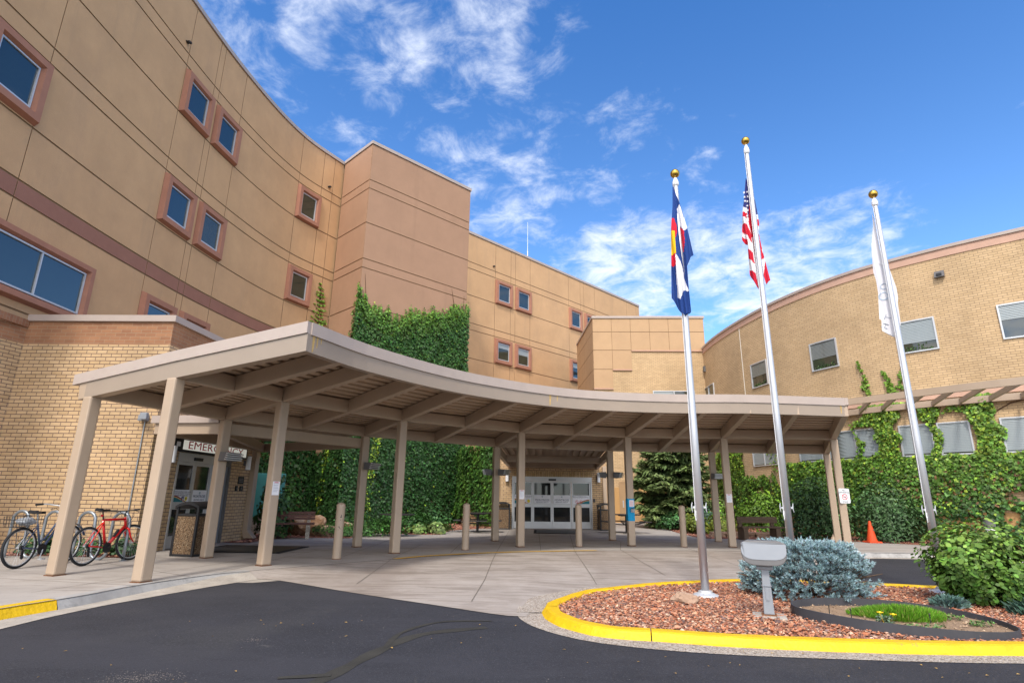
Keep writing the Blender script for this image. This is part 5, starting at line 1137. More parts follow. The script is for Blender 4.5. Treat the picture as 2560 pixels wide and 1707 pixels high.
shrub('green_bush', 'bright yellow green bush behind the weathered bench', 'bush', (10.35, 23.9, 0), (1.05, .8, 1.62), 3600, .10, (.075, .16, .012), .26, 40, .3, top=(.14, .25, .02))
shrub('green_bush', 'smaller lime bush behind the post with a paper notice', 'bush', (9.0, 25.2, 0), (.55, .5, 1.15), 1500, .10, (.075, .16, .012), .26, 26, .3, top=(.12, .22, .02))
shrub('yellow_shrub', 'low yellow green shrub just behind the tallest bollard shadow', 'shrub', (7.75, 24.0, 0), (.62, .5, .78), 1500, .085, (.14, .17, .02), .28, 26, .36) if False else None
shrub('yellow_shrub', 'low yellowish shrub beside the walkway behind the tan bollard', 'shrub', (7.55, 23.9, 0), (.55, .5, .80), 1400, .085, (.125, .165, .018), .28, 26, .36)
shrub('yellow_shrub', 'low yellowish shrub behind the shortest flagpole on the walkway bed', 'shrub', (8.45, 23.6, 0), (.60, .5, .74), 1400, .085, (.13, .165, .02), .28, 26, .36)
shrub('low_shrub', 'low fresh green shrub at the walkway edge under the spruce', 'shrub', (7.55, 26.6, 0), (.85, .7, .72), 1700, .09, (.045, .13, .035), .28, 30, .36)
shrub('low_shrub', 'tiny bluish shrub in the bed beyond the yellowish shrubs', 'shrub', (8.9, 26.5, 0), (.5, .5, .95), 900, .09, (.05, .11, .06), .28, 20, .36)
shrub('bed_plants', 'low dry plants at the foot of the bench and posts', 'shrub', (10.9, 22.0, 0), (.9, .3, .28), 500, .07, (.06, .085, .03), .3, 20, .36)
# under the tower
shrub('dark_shrub', 'loose leafy shrub climbing beside the brown downspout and boulders', 'shrub', (-7.55, 18.9, 0), (.55, .5, 1.75), 900, .12, (.035, .085, .018), .3, 26, .44)
shrub('ground_cover', 'low dark green ground cover below the ivy near the boulders', 'ground cover', (-5.0, 20.35, 0), (1.35, .85, .50), 4200, .07, (.035, .10, .016), .3, 50, .3)
shrub('ground_cover', 'low dark green ground cover behind the second canopy bay', 'ground cover', (-3.95, 22.3, 0), (1.1, .9, .70), 3000, .08, (.035, .105, .018), .3, 40, .3)
shrub('ground_cover', 'taller leafy ground cover beneath the square table', 'ground cover', (-3.1, 23.4, 0), (.85, .8, .85), 2000, .09, (.03, .085, .018), .3, 34, .4)
shrub('ground_cover', 'low juniper like ground cover right behind the scuffed bollard', 'ground cover', (-5.75, 19.75, 0), (.85, .5, .36), 1900, .065, (.04, .105, .018), .3, 30, .3)
shrub('hosta', 'pale edged hosta clump on red stones nearest the front post', 'plant', (-3.35, 21.85, 0), (.40, .36, .36), 420, .15, (.13, .20, .05), .3, 22, .30, stems=3)
shrub('hosta', 'pale edged hosta clump on red stones nearer the brick wall', 'plant', (-2.60, 21.95, 0), (.40, .36, .36), 420, .15, (.14, .20, .06), .3, 22, .30, stems=3)
for x, y, lab, r_ in ((-9.1, 12.75, 'low green weeds behind the red bicycle', .55), (-10.1, 12.9, 'low green weeds behind the dark blue bicycle', .5), (-8.2, 12.65, 'clump of weeds at the foot of the end rack hoop', .4)):
    shrub('wall_weeds', lab, 'plant', (x, y, 0), (r_, .22, .34), 520, .075, (.03, .085, .02), .3, 18, .4, stems=3)
def boulder(label, loc, dims, m='rock', seed=1):
    o = thing('boulder', label, 'rock', loc); bm = bmesh.new(); bmesh.ops.create_icosphere(bm, subdivisions=3, radius=1); rs = np.random.default_rng(seed); k = rs.normal(0, 1, (9, 3)); k /= np.linalg.norm(k, axis=1)[:, None]; dd = rs.uniform(.55, .9, 9)
    for v in bm.verts:
        c = np.array(v.co)
        for a, d in zip(k, dd):
            t = c.dot(a)-d
            if t > 0: c = c-a*t*.92
        c *= dims; c += rs.normal(0, .035, 3)*min(dims); v.co = c
    for v in bm.verts: v.co.z = max(v.co.z+dims[2]*.55, 0)
    me = bpy.data.meshes.new('stone'); bm.to_mesh(me); bm.free(); ob = link('stone', me, m, o); return o
boulder('largest reddish boulder behind the slatted bench under the ivy', (-6.9, 20.0, 0), (.95, .5, .46), seed=3)
boulder('medium reddish boulder at the foot of the largest boulder', (-6.0, 19.75, 0), (.36, .3, .26), 'rock_pale', 4)
boulder('low pinkish boulder half hidden by the slatted bench', (-7.75, 19.6, 0), (.42, .36, .40), 'rock_pale', 5)
boulder('small tan boulder beside the medium reddish boulder', (-5.55, 20.2, 0), (.32, .28, .30), 'rock', 6)
boulder('small pale sandstone block on gravel beside a flagpole base', (2.42, 8.42, KT-.03), (.20, .11, .11), 'rock_pale', 8)
def stone_wall():
    o = thing('stone_border', 'low border of flat sandstone slabs beside the walkway bed', 'border', (7.9, 22.2, 0)); m = MB()
    for k in range(5):
        x = -.4+k*.55; z = 0
        for j in range(2): m.box(x+rng.uniform(-.03, .03), x+.52, -.15+rng.uniform(-.03, .03), .16, z, z+.095); z += .097
    part('slabs', m, 'rock_pale', o, bevel=.015)
stone_wall()

# ================================================================= flagpoles and flags
def flagpole(label, loc, H, cleat, base=True):
    o = thing('flagpole', label, 'flagpole', loc); z0 = 0; m = MB()
    m.tube([(0, 0, 0), (0, 0, H*.35), (0, 0, H*.96), (0, 0, H*.965)], [.060, .060, .040, .036], 24); part('shaft', m, 'alu_bright', o, smooth=True)
    m = MB(); m.lathe([(.20, 0), (.20, .012), (.185, .03), (.105, .06), (.095, .085), (.062, .09)], (0, 0, 0), 28); part('base_collar', m, 'alu', o, smooth=False)
    m = MB(); m.lathe([(.045, H*.965), (.055, H*.968), (.055, H*.975), (.03, H*.985), (.012, H*.99), (.010, H-.07)], (0, 0, 0), 16); part('truck', m, 'white', o)
    bm = MB(); pr = [(max(.001, .082*math.sin(math.pi*k/12)), -.082*math.cos(math.pi*k/12)+H) for k in range(13)]; bm.lathe(pr, (0, 0, 0), 24); part('gold_ball', bm, 'gold', o, smooth=True)
    for sx_ in (-1, 1):
        m = MB(); a = R(8); x = sx_*.064; m.box(min(x, x+sx_*.035), max(x, x+sx_*.035), -.012, .012, cleat-.015, cleat+.015); xx = x+sx_*.045; m.tube([(xx+.004, 0, cleat-.075), (xx-.006, 0, cleat-.025), (xx-.006, 0, cleat+.025), (xx+.004, 0, cleat+.075)], [.004, .009, .009, .004], 8); part('cleat', m, 'alu', o)
    m = MB(); m.tube([(-.066, -.01, cleat), (-.060, -.015, H*.5), (-.052, -.01, H*.965)], .005, 5); m.tube([(-.070, -.015, cleat+.02), (-.085, -.03, cleat-.12), (-.07, -.02, cleat-.2), (-.062, -.015, cleat-.05)], .006, 5); part('rope', m, 'white', o)
    return o
FP = {1: (2.92, 9.05), 2: (4.72, 10.0), 3: (6.93, 9.7)}
flagpole('shorter silver flagpole carrying the blue, white and red state flag', (*FP[1], KT-.04), 7.08, 1.27)
flagpole('tallest silver flagpole carrying the stars and stripes', (*FP[2], KT-.04), 8.46, 1.27)
flagpole('shorter silver flagpole carrying the white flag', (*FP[3], KT-.04), 7.10, 1.27)
FLAGS = {1: dict(out=[(-.055, 6.75), (.04, 6.38), (.14, 5.86), (.21, 5.38), (.15, 5.3), (.09, 5.18), (.09, 4.8), (.1, 4.36), (.01, 4.28), (-.06, 4.35), (-.2, 4.61), (-.17, 5.21), (-.14, 5.81), (-.08, 6.33)],
  paint=[('flag_white', [(-.01, 6.28), (.04, 6.34), (.14, 5.86), (.08, 5.82), (.02, 5.94)]), ('flag_white', [(-.09, 5.42), (-.02, 5.27), (.02, 5.12), (.03, 4.94), (.09, 4.73), (0, 4.71), (-.06, 4.58), (-.1, 4.63), (-.1, 5.0), (-.09, 5.2)]), ('flag_red', [(.01, 5.94), (.08, 5.82), (.08, 5.6), (.05, 5.44)]), ('flag_red', [(-.16, 6.09), (-.07, 6.09), (-.03, 5.92), (-.04, 5.78), (-.08, 5.68), (-.07, 5.85), (-.2, 5.85)]), ('flag_red', [(-.3, 5.43), (-.09, 5.42), (-.09, 5.2), (-.3, 5.21)]), ('flag_gold', [(-.3, 5.86), (-.07, 5.85), (-.08, 5.42), (-.3, 5.43)])], base='flag_blue', front=-.075),
 2: dict(out=[(-.07, 7.6), (-.01, 7.39), (.05, 7.09), (.07, 6.78), (.08, 6.55), (.05, 6.39), (.07, 6.09), (.1, 5.82), (.13, 5.57), (.16, 5.35), (.08, 5.28), (.05, 5.47), (0, 5.61), (-.06, 5.2), (-.19, 5.54), (-.18, 5.87), (-.17, 6.14), (-.26, 6.26), (-.24, 6.52), (-.19, 6.88), (-.12, 7.3)],
  paint=[('flag_navy', [(-.06, 7.75), (-.03, 7.23), (-.05, 7.02), (-.11, 6.68), (-.11, 6.94), (-.3, 7.02), (-.2, 7.3)]), ('flag_navy', [(.0, 7.4), (.1, 7.2), (.09, 6.78), (.05, 6.74), (.0, 6.98)]), ('flag_red', [(-.06, 7.03), (-.03, 6.83), (.01, 6.4), (.06, 6.09), (.1, 5.81), (.01, 5.76), (-.04, 6.0), (-.08, 6.33), (-.11, 6.63)]), ('flag_red', [(-.3, 6.89), (-.12, 6.83), (-.13, 6.72), (-.3, 6.78)]), ('flag_red', [(-.3, 6.65), (-.14, 6.57), (-.08, 6.35), (-.09, 6.17), (-.15, 6.32), (-.3, 6.52)]), ('flag_red', [(-.3, 6.40), (-.16, 6.24), (-.16, 6.13), (-.3, 6.20)]), ('flag_red', [(-.2, 6.08), (-.09, 5.96), (-.08, 5.72), (-.22, 5.91)]), ('flag_red', [(-.25, 5.71), (-.08, 5.52), (-.05, 5.1), (-.25, 5.4)]), ('flag_red', [(.05, 6.65), (.12, 6.63), (.09, 6.47), (.04, 6.51)]), ('flag_red', [(.05, 6.37), (.08, 6.09), (.07, 5.93), (.05, 6.14)]), ('flag_red', [(.11, 5.75), (.2, 5.57), (.2, 5.2), (.05, 5.2), (.05, 5.45)])], base='flag_white', front=.075, stars=[(-.13, 7.28), (-.07, 7.28), (-.13, 7.18), (-.07, 7.18), (-.13, 7.09), (-.09, 7.08), (-.1, 6.98), (-.1, 6.88), (-.12, 6.76)]),
 3: dict(out=[(-.07, 6.68), (-.05, 6.5), (-.05, 5.94), (-.02, 5.60), (.03, 5.62), (.06, 5.41), (.1, 5.12), (.1, 4.92), (.08, 4.83), (.07, 4.46), (.07, 4.42), (-.06, 4.2), (-.23, 4.34), (-.21, 4.55), (-.24, 4.56), (-.19, 5.08), (-.19, 5.33), (-.21, 5.5), (-.19, 5.8), (-.17, 6.01), (-.09, 6.41)], paint=[], base='flag_white', front=.075)}
FLABEL = {1: 'limp state flag with blue, white, red and gold folds', 2: 'limp stars and stripes hanging behind the tallest pole', 3: 'limp white flag with faint grey lettering'}
for k, fd in FLAGS.items():
    X, Y = FP[k]; h = math.hypot(X, Y); n2 = (X/h, Y/h); u2 = (n2[1], -n2[0])
    P = lambda s, z, d, X=X, Y=Y, n2=n2, u2=u2: (X+u2[0]*s+n2[0]*d, Y+u2[1]*s+n2[1]*d, z)
    def fold(s, z, z0, k=k): t = min(1, max(0, (z0-z)/1.0))*(.2 if k == 3 else 1); return t*(.040*math.sin(s*34+z*2.2+k)+.022*math.sin(s*71+z*3+2*k))
    o = thing('flag', FLABEL[k], 'flag', P(0, max(z for _, z in fd['out']), fd['front']))
    zs = [z for _, z in fd['out']]; z1, z0 = max(zs), min(zs); ms = [fd['base']]+sorted({m for m, _ in fd['paint']})
    ns, nz = 30, 150; b = MB(); sa, se = min(s for s, _ in fd['out']), max(s for s, _ in fd['out'])
    def spans(z):
        xs = []
        for i in range(len(fd['out'])):
            (a, za), (c, zc) = fd['out'][i], fd['out'][(i+1) % len(fd['out'])]
            if (za > z) != (zc > z): xs.append(a+(c-a)*(z-za)/(zc-za))
        return sorted(xs)
    rows = [z1-(z1-z0)*(j+.02)/(nz+.04) for j in range(nz+1)]
    for j in range(nz):
        x0, x1 = spans(rows[j]), spans(rows[j+1]); np_ = min(len(x0), len(x1))//2
        if len(x0) != len(x1):
            x0 = [x0[0], x0[-1]] if len(x0) >= 2 else x0; x1 = [x1[0], x1[-1]] if len(x1) >= 2 else x1
            if len(spans(rows[j+1])) == 4 and len(x0) == 2: x0 = [x0[0], (x0[0]+x0[1])/2, (x0[0]+x0[1])/2, x0[1]]; x1 = spans(rows[j+1])
            np_ = min(len(x0), len(x1))//2
        for p in range(np_):
            for i in range(ns):
                q_ = []
                for (xx, zz, t) in ((x0, rows[j], i), (x0, rows[j], i+1), (x1, rows[j+1], i+1), (x1, rows[j+1], i)):
                    s = xx[2*p]+(xx[2*p+1]-xx[2*p])*t/ns; q_.append((s, zz))
                c = np.array([[sum(a for a, _ in q_)/4, sum(z for _, z in q_)/4]]); mi = 0
                for mname, pl in fd['paint']:
                    if inside(pl, c)[0]: mi = ms.index(mname)
                f3 = [P(s, z, fd['front']+fold(s, z, z1)) for s, z in q_]
                b.face(f3[::-1], mi=mi); b.face([P(s, z, fd['front']+fold(s, z, z1)+.05*min(1, (z1-z)/.5)*math.sin(math.pi*min(1, max(0, (s-sa)/(se-sa))))+.004) for s, z in q_], mi=mi)
    part('cloth', b, ms, o, smooth=True, world=True, weld=True)
    if 'stars' in fd:
        for s, z in fd['stars']:
            m = MB(); pts = [(s+.026*(1 if i % 2 == 0 else .4)*math.sin(i*math.pi/5), z+.034*(1 if i % 2 == 0 else .4)*math.cos(i*math.pi/5)) for i in range(10)]
            m.face([P(a, c, fd['front']+fold(s, z, z1)-.012) for a, c in pts])
            part('star', m, 'flag_white', o, world=True)
    if k == 3:
        PF_ = lambda s, z, d: P(s, z, fd['front']+fold(s, z, z1)-.004-d)
        for ch, s, z, sz_, rot, mm in (('O', -.115, 4.98, .24, R(-12), 'print_blue'), ('C', -.10, 5.17, .17, R(-12), 'print_blue'), ('T', -.10, 4.57, .15, R(62), 'print_gray'), ('H', -.165, 4.42, .15, R(62), 'print_gray')): text(ch, sz_, PF_, s, z, 0, mm, 'lettering', o, rot=rot)

# ================================================================= sign floodlight on its post
fl = thing('sign_floodlight', 'grey box floodlight on a square post in the gravel', 'floodlight', (3.20, 7.55, KT-.04), R(-20))
m = MB(); m.box(-.19, .19, -.17, .17, 0, .03); part('footing', m, 'gutter', fl, bevel=.01)
m = MB(); m.hexa([(-.060, -.05, .042), (.060, -.05, .042), (.060, .05, .042), (-.060, .05, .042), (-.042, -.036, .55), (.042, -.036, .55), (.042, .036, .55), (-.042, .036, .55)]); pst = part('post', m, 'lightgray', fl, bevel=.006)
m = MB(); m.box(-.085, .085, -.075, .075, .030, .042); part('foot_plate', m, 'rust', pst)
m = MB(); m.box(-.058, .058, -.052, .052, .36, .365); m.box(-.02, .02, -.056, -.045, .20, .34); part('cover_plate', m, 'lightgray', pst)
m = MB(); m.box(-.095, .095, -.05, .05, .545, .60); part('bracket', m, 'lightgray', fl, bevel=.02)
def shell(k, y0, y1, z0, z1, dz=0):
    pts = []
    for i in range(13): a = math.pi+math.pi*i/12; pts.append((.265*k*math.copysign(abs(math.cos(a))**.5, math.cos(a)), z0+(z1-z0)*.60*(1-abs(math.sin(a))**.8)))
    pts += [(.262*k, z1-.03), (.19*k, z1), (-.19*k, z1), (-.262*k, z1-.03)]
    return pts
pr = shell(1, 0, 0, .60, .895); m = MB(); n = len(pr)
fy = lambda z: -.145+.05*(z-.6)/.3
m.face([(x, fy(z), z) for x, z in pr]); m.face([(x*.86, .15, .64+(z-.60)*.86) for x, z in pr][::-1])
for i in range(n):
    a, c = pr[i], pr[(i+1) % n]; m.face([(c[0], fy(c[1]), c[1]), (a[0], fy(a[1]), a[1]), (a[0]*.86, .15, .64+(a[1]-.6)*.86), (c[0]*.86, .15, .64+(c[1]-.6)*.86)])
hd_ = part('housing', m, 'gray', fl, weld=True, bevel=.012)
m = MB(); lens = [(x*.985, .672+(z-.60)*.70) for x, z in shell(1, 0, 0, .60, .895)]; lens = [(x, z) for x, z in lens if z < .868]+[(.235, .872), (-.235, .872)]
m.face([(x, fy(z)-.006, z) for x, z in lens]); part('lens', m, 'lightgray', hd_)

# ================================================================= bollards, cone, bollard light
def bollard(label, loc):
    o = thing('bollard', label, 'bollard', loc, 0, 'tan steel bollards along the drive edge'); m = MB()
    r = .093; m.lathe([(r, .006), (r, 1.10)]+[(r*math.cos(a), 1.10+.062*math.sin(a)) for a in (R(15), R(30), R(50), R(70), R(86))], (0, 0, 0), 28); part('tube', m, 'steel', o, smooth=False)
    m = MB(); m.lathe([(r+.006, 0), (r+.005, .012), (r, .014)], (0, 0, 0), 28); part('rusty_collar', m, 'rust', o)
    return o
bo = bollard('tan scuffed bollard in front of the ivy between first canopy posts', (-3.70, 12.89, 0))
m = MB()
for a, z, w, h in ((R(-62), .86, .03, .02), (R(-58), .89, .015, .03), (R(-80), .66, .04, .012), (R(-70), .64, .02, .015), (R(-60), .62, .012, .02), (R(-85), .6, .01, .01), (R(-66), .80, .012, .012)):
    c, s_ = math.cos(a), math.sin(a); rr_ = .0935; t = (-s_, c); m.face([(c*rr_-t[0]*w/2, s_*rr_-t[1]*w/2, z-h/2), (c*rr_+t[0]*w/2, s_*rr_+t[1]*w/2, z-h/2), (c*rr_+t[0]*w/2, s_*rr_+t[1]*w/2, z+h/2), (c*rr_-t[0]*w/2, s_*rr_-t[1]*w/2, z+h/2)])
part('scuff_marks', m, 'black', bo)
for x, y, lab in ((-1.14, 15.46, 'tan bollard at the yellow line before a dark picnic table'), (1.98, 16.98, 'tan bollard standing before the main glass doors'), (5.08, 17.37, 'tan bollard between the cyan banded post and nearest flagpole')): bollard(lab, (x, y, 0))
o = thing('traffic_cone', 'faded orange traffic cone on the walk before the bushes', 'traffic cone', (12.31, 20.2, 0)); m = MB(); m.lathe([(.165, .05), (.035, .70), (.030, .705), (.026, .70), (.026, .66)], (0, 0, 0), 24); part('cone_body', m, 'orange', o, smooth=False)
m = MB(); m.box(-.22, .22, -.22, .22, 0, .035); m.box(-.2, .2, -.2, .2, .035, .055); part('base', m, 'orange', o, bevel=.012)
o = thing('louvered_bollard', 'dark bronze bollard light with pale louvers beyond the leafy shrub', 'bollard light', (7.93, 9.76, KT-.05)); m = MB(); m.lathe([(.076, 0), (.076, .86)], (0, 0, 0), 22); m.lathe([(.079, 1.0), (.079, 1.13), (.07, 1.14)], (0, 0, 0), 22); part('tube', m, 'gray', o)
m = MB()
for k in range(4): m.lathe([(.06, .862+.035*k), (.076, .868+.035*k), (.076, .882+.035*k), (.06, .890+.035*k)], (0, 0, 0), 22)
part('louvers', m, 'white', o)

# ================================================================= litter bins
def make_bin(label, loc, rz):
    o = thing('litter_bin', label, 'litter bin', loc, rz, 'pebble panelled litter bins with black domed tops'); h = .295
    m = MB()
    for x in (-1, 1):
        for y in (-1, 1): m.box(min(x*h, x*(h-.055)), max(x*h, x*(h-.055)), min(y*h, y*(h-.055)), max(y*h, y*(h-.055)), 0, 1.04)
    m.box(-h+.055, h-.055, -h+.004, h-.004, 0, .05); m.box(-h+.004, h-.004, -h+.055, h-.055, .001, .051); m.box(-h+.055, h-.055, -h+.004, h-.004, .83, .88); m.box(-h+.004, h-.004, -h+.055, h-.055, .831, .881)
    part('frame', m, 'black', o, bevel=.012)
    for (x0, x1, y0, y1) in ((-h+.055, h-.055, -h+.018, -h+.04), (-h+.055, h-.055, h-.04, h-.018), (-h+.018, -h+.04, -h+.055, h-.055), (h-.04, h-.018, -h+.055, h-.055)):
        m = MB(); m.box(x0, x1, y0, y1, .05, .83); part('panel', m, 'pebble', o)
    m = MB(); m.box(-h+.05, h-.05, -h+.05, h-.05, .85, .87); part('liner', m, 'rubber', o)
    m = MB(); n = 10
    for i in range(n):
        x0, x1 = -h-.02+(2*h+.04)*i/n, -h-.02+(2*h+.04)*(i+1)/n; z = lambda x: 1.055+.095*(1-(x/(h+.02))**2)
        m.hexa([(x0, -h-.02, z(x0)-.075), (x1, -h-.02, z(x1)-.075), (x1, h+.02, z(x1)-.075), (x0, h+.02, z(x0)-.075), (x0, -h-.02, z(x0)-.015), (x1, -h-.02, z(x1)-.015), (x1, h+.02, z(x1)), (x0, h+.02, z(x0))])
    part('domed_top', m, 'black', o, weld=True)
    return o
bn = make_bin('large pebble panelled litter bin beside the emergency doors', (-7.0, 13.22, 0), R(-14))
dup(bn, (-.30, 25.85, 0), R(3), 'pebble panelled litter bin on the ivy side of the main doors', 'pebble panelled litter bins with black domed tops')
dup(bn, (4.20, 25.9, 0), R(4), 'pebble panelled litter bin on the table side of the main doors', 'pebble panelled litter bins with black domed tops')
def mat_thing(label, pts, loc, letters=None):
    o = thing('door_mat', label, 'door mat', loc); c = Vector((sum(p[0] for p in pts)/4, sum(p[1] for p in pts)/4)); b = MB(); b.hexa([(*p, .004) for p in pts]+[(p[0]+(c.x-p[0])*.02, p[1]+(c.y-p[1])*.02, .016) for p in pts]); part('rubber_sheet', b, 'rubber', o, world=True)
    b = MB(); q_ = [(p[0]+(c.x-p[0])*.12, p[1]+(c.y-p[1])*.12) for p in pts]; b.face([(*p, .0185) for p in q_]); part('pile', b, 'black', o, world=True); return o
mat_thing('wide black rubber mat outside the emergency doors', [(-7.62, 14.0), (-5.3, 13.85), (-5.25, 15.75), (-7.5, 15.9)], (-6.4, 14.9, 0))
o = mat_thing('black ribbed mat laid before the main glass doors', [(.93, 22.95), (2.75, 22.9), (2.9, 25.6), (1.05, 25.5)], (1.9, 24.2, 0))

# ================================================================= bicycles and rack
def ringpts(c, r, n=36, ax='y'): return [(c[0]+r*math.cos(2*math.pi*k/n), c[1], c[2]+r*math.sin(2*math.pi*k/n)) for k in range(n+1)]
def wheel(o, x, rw, turn=0):
    w = bpy.data.objects.new('wheel', None); COL.objects.link(w); w.parent = o; w.location = (x, 0, rw); w.rotation_euler = (0, 0, turn)
    m = MB(); m.tube(ringpts((0, 0, 0), rw-.022), .023, 8, cap=False); part('tyre', m, 'rubber', w, smooth=True)
    m = MB(); m.tube(ringpts((0, 0, 0), rw-.045), .012, 6, cap=False); part('rim', m, 'alu', w, smooth=True)
    m = MB()
    for k in range(28):
        a = 2*math.pi*k/28; sgn = 1 if k % 2 else -1; m.tube([(.02*math.cos(a+.9*sgn), sgn*.025, .02*math.sin(a+.9*sgn)), ((rw-.05)*math.cos(a), 0, (rw-.05)*math.sin(a))], .0018, 3, cap=False)
    part('spokes', m, 'alu', w); m = MB(); m.tube([(0, -.05, 0), (0, .05, 0)], .018, 10); part('hub', m, 'alu', w); return w
def bike(label, loc, rz, lean, style):
    """x forward; rear hub at x=0"""
    o = thing('bicycle', label, 'bicycle', loc, rz); o.rotation_euler = (lean, 0, rz); rw = .345; wb = 1.06; F_ = 'bike_red' if style == 0 else 'bike_blue'
    wheel(o, 0, rw); wheel(o, wb, rw, R(-8) if style == 0 else R(6))
    bb_ = (.43, 0, .285); st = (.30, 0, .80) if style == 0 else (.28, 0, .74); hb = (.86, 0, .66); ht = (.815, 0, .83) if style == 0 else (.80, 0, .92)
    m = MB()
    if style == 0: m.tube([st, (ht[0]+.012, 0, ht[2]-.03)], .024, 10); m.tube([bb_, (hb[0]-.005, 0, hb[2]+.02)], .030, 10); m.tube([bb_, st], .023, 10)
    else:
        m.tube([(cx_, 0, cz_) for cx_, cz_ in ((.43, .285), (.52, .36), (.66, .56), (.83, .80))], .024, 10); m.tube([(cx_, 0, cz_) for cx_, cz_ in ((.38, .42), (.50, .47), (.64, .66), (.815, .88))], .018, 10); m.tube([bb_, st], .018, 10)
    m.tube([hb, ht], .024, 10)
    for s in (-1, 1): m.tube([(0, s*.06, rw), (.2, s*.05, .32), (bb_[0], s*.02, bb_[2])], .013, 6); m.tube([(0, s*.06, rw), (.18, s*.045, .58), (st[0], s*.015, st[2]-.06)], .011, 6)
    part('frame', m, F_, o, smooth=True)
    m = MB(); m.tube([hb, (.885, 0, .62)], .022, 8)
    for s in (-1, 1): m.tube([(.88, 0, .63), (.90, s*.05, .60), (.97, s*.052, .44), (wb, s*.052, rw)], [.022, .02, .017, .012], 8)
    part('fork', m, F_ if style == 0 else 'alu', o, smooth=True)
    m = MB(); top = (st[0]-.035, 0, st[2]+(.15 if style == 0 else .17)); m.tube([st, top], .013, 8); sp_ = part('seat_post', m, 'black' if style == 0 else 'alu', o)
    m = MB(); n = 9; w0 = .075 if style == 0 else .105; prf = [(-.13, w0*.85), (-.10, w0), (-.03, w0*.75), (.05, .03), (.14, .018), (.155, .012)]
    for i in range(len(prf)-1):
        (x0, a), (x1, e) = prf[i], prf[i+1]; z0, z1 = (.02 if x0 < -.05 else 0), (.02 if x1 < -.05 else 0); m.hexa([(x0, -a, z0-.045), (x1, -e, z1-.04), (x1, e, z1-.04), (x0, a, z0-.045), (x0, -a*.8, z0), (x1, -e*.8, z1), (x1, e*.8, z1), (x0, a*.8, z0)])
    for i_ in range(len(m.v)): v = m.v[i_]; m.v[i_] = (v[0]+top[0], v[1], v[2]+top[2]+.045)
    part('saddle', m, 'black', o, weld=True, bevel=.012)
    m = MB(); s0 = (ht[0]-.01, 0, ht[2]+.02)
    if style == 0: e = (ht[0]+.03, 0, ht[2]+.13); m.tube([s0, (ht[0]-.005, 0, ht[2]+.07), e], .015, 8); m.tube([(e[0]-.06, -.30, e[2]+.01), (e[0]-.03, -.15, e[2]), e, (e[0]-.03, .15, e[2]), (e[0]-.06, .30, e[2]+.01)], .012, 8)
    else: e = (ht[0]+.01, 0, ht[2]+.10); m.tube([s0, e], .014, 8); m.tube([(e[0]-.30, -.30, e[2]+.06), (e[0]-.12, -.27, e[2]+.07), (e[0]+.04, -.12, e[2]+.03), e, (e[0]+.04, .12, e[2]+.03), (e[0]-.12, .27, e[2]+.07), (e[0]-.30, .30, e[2]+.06)], .011, 8)
    hbr = part('handlebar', m, 'black' if style == 0 else 'alu', o, smooth=True)
    for s in (-1, 1):
        m = MB()
        if style == 0: m.tube([(e[0]-.065, s*.33, e[2]+.012), (e[0]-.04, s*.20, e[2]+.003)], .017, 8)
        else: m.tube([(e[0]-.32, s*.302, e[2]+.058), (e[0]-.18, s*.285, e[2]+.068)], .018, 8)
        part('grip', m, 'rubber', hbr)
        m = MB(); b0 = (e[0]-.02, s*.17, e[2]); m.tube([b0, (b0[0]+.04, s*.22, b0[2]-.02), (b0[0]+.035, s*.29, b0[2]-.03)], .006, 5); m.tube([b0, (b0[0]+.10, s*.10, b0[2]-.10), (.90, s*.02, .70)], .004, 4); part('brake_lever', m, 'black', hbr)
    m = MB(); m.lathe([(.095, -.004), (.095, .004)], (0, 0, 0), 24)
    m.v = [(bb_[0]+v[0], -.045+v[2], bb_[2]+v[1]) for v in m.v]; m.tube([(0, -.045, rw+.035), (bb_[0], -.045, bb_[2]+.09)], .004, 4); m.tube([(0, -.045, rw-.035), (bb_[0], -.045, bb_[2]-.09)], .004, 4); m.tube([(0, -.03, rw), (0, -.06, rw)], .04, 14)
    cr_ = part('chainset', m, 'black', o)
    for s in (-1, 1):
        m = MB(); a = R(250 if style else 20)+(0 if s < 0 else math.pi); px, pz = bb_[0]+.17*math.cos(a), bb_[2]+.17*math.sin(a); m.tube([(bb_[0], s*.06, bb_[2]), (px, s*.075, pz)], .010, 6); m.box(px-.045, px+.045, min(s*.08, s*.16), max(s*.08, s*.16), pz-.012, pz+.012); part('pedal', m, 'alu' if style else 'black', cr_)
    m = MB(); m.box(-.015, .03, -.075, -.06, .17, .31); m.tube([(.02, -.067, .18), (.02, -.06, .18)], .03, 8); part('derailleur', m, 'black', o)
    if style == 0:
        m = MB(); m.tube([(.60, 0, .47), (.69, 0, .60)], .026, 8); part('bottle_cage', m, 'black', o); m = MB(); m.box(.245, .27, -.02, .02, .86, .90); part('rear_reflector', m, 'sign_red', o)
    else:
        for xw, a0, a1 in ((wb, 20, 165),):
            m = MB(); n = 14; r_ = rw+.025
            for i in range(n):
                t0, t1 = R(a0+(a1-a0)*i/n), R(a0+(a1-a0)*(i+1)/n)
                m.hexa([(xw+r_*math.cos(t0), -.03, rw+r_*math.sin(t0)), (xw+r_*math.cos(t1), -.03, rw+r_*math.sin(t1)), (xw+r_*math.cos(t1), .03, rw+r_*math.sin(t1)), (xw+r_*math.cos(t0), .03, rw+r_*math.sin(t0)), (xw+(r_+.008)*math.cos(t0), -.025, rw+(r_+.008)*math.sin(t0)), (xw+(r_+.008)*math.cos(t1), -.025, rw+(r_+.008)*math.sin(t1)), (xw+(r_+.008)*math.cos(t1), .025, rw+(r_+.008)*math.sin(t1)), (xw+(r_+.008)*math.cos(t0), .025, rw+(r_+.008)*math.sin(t0))])
            part('mudguard', m, F_, o, weld=True)
        m = MB(); x0, x1, y0, y1, z0, z1 = -.22, .20, -.17, .17, .70, .88
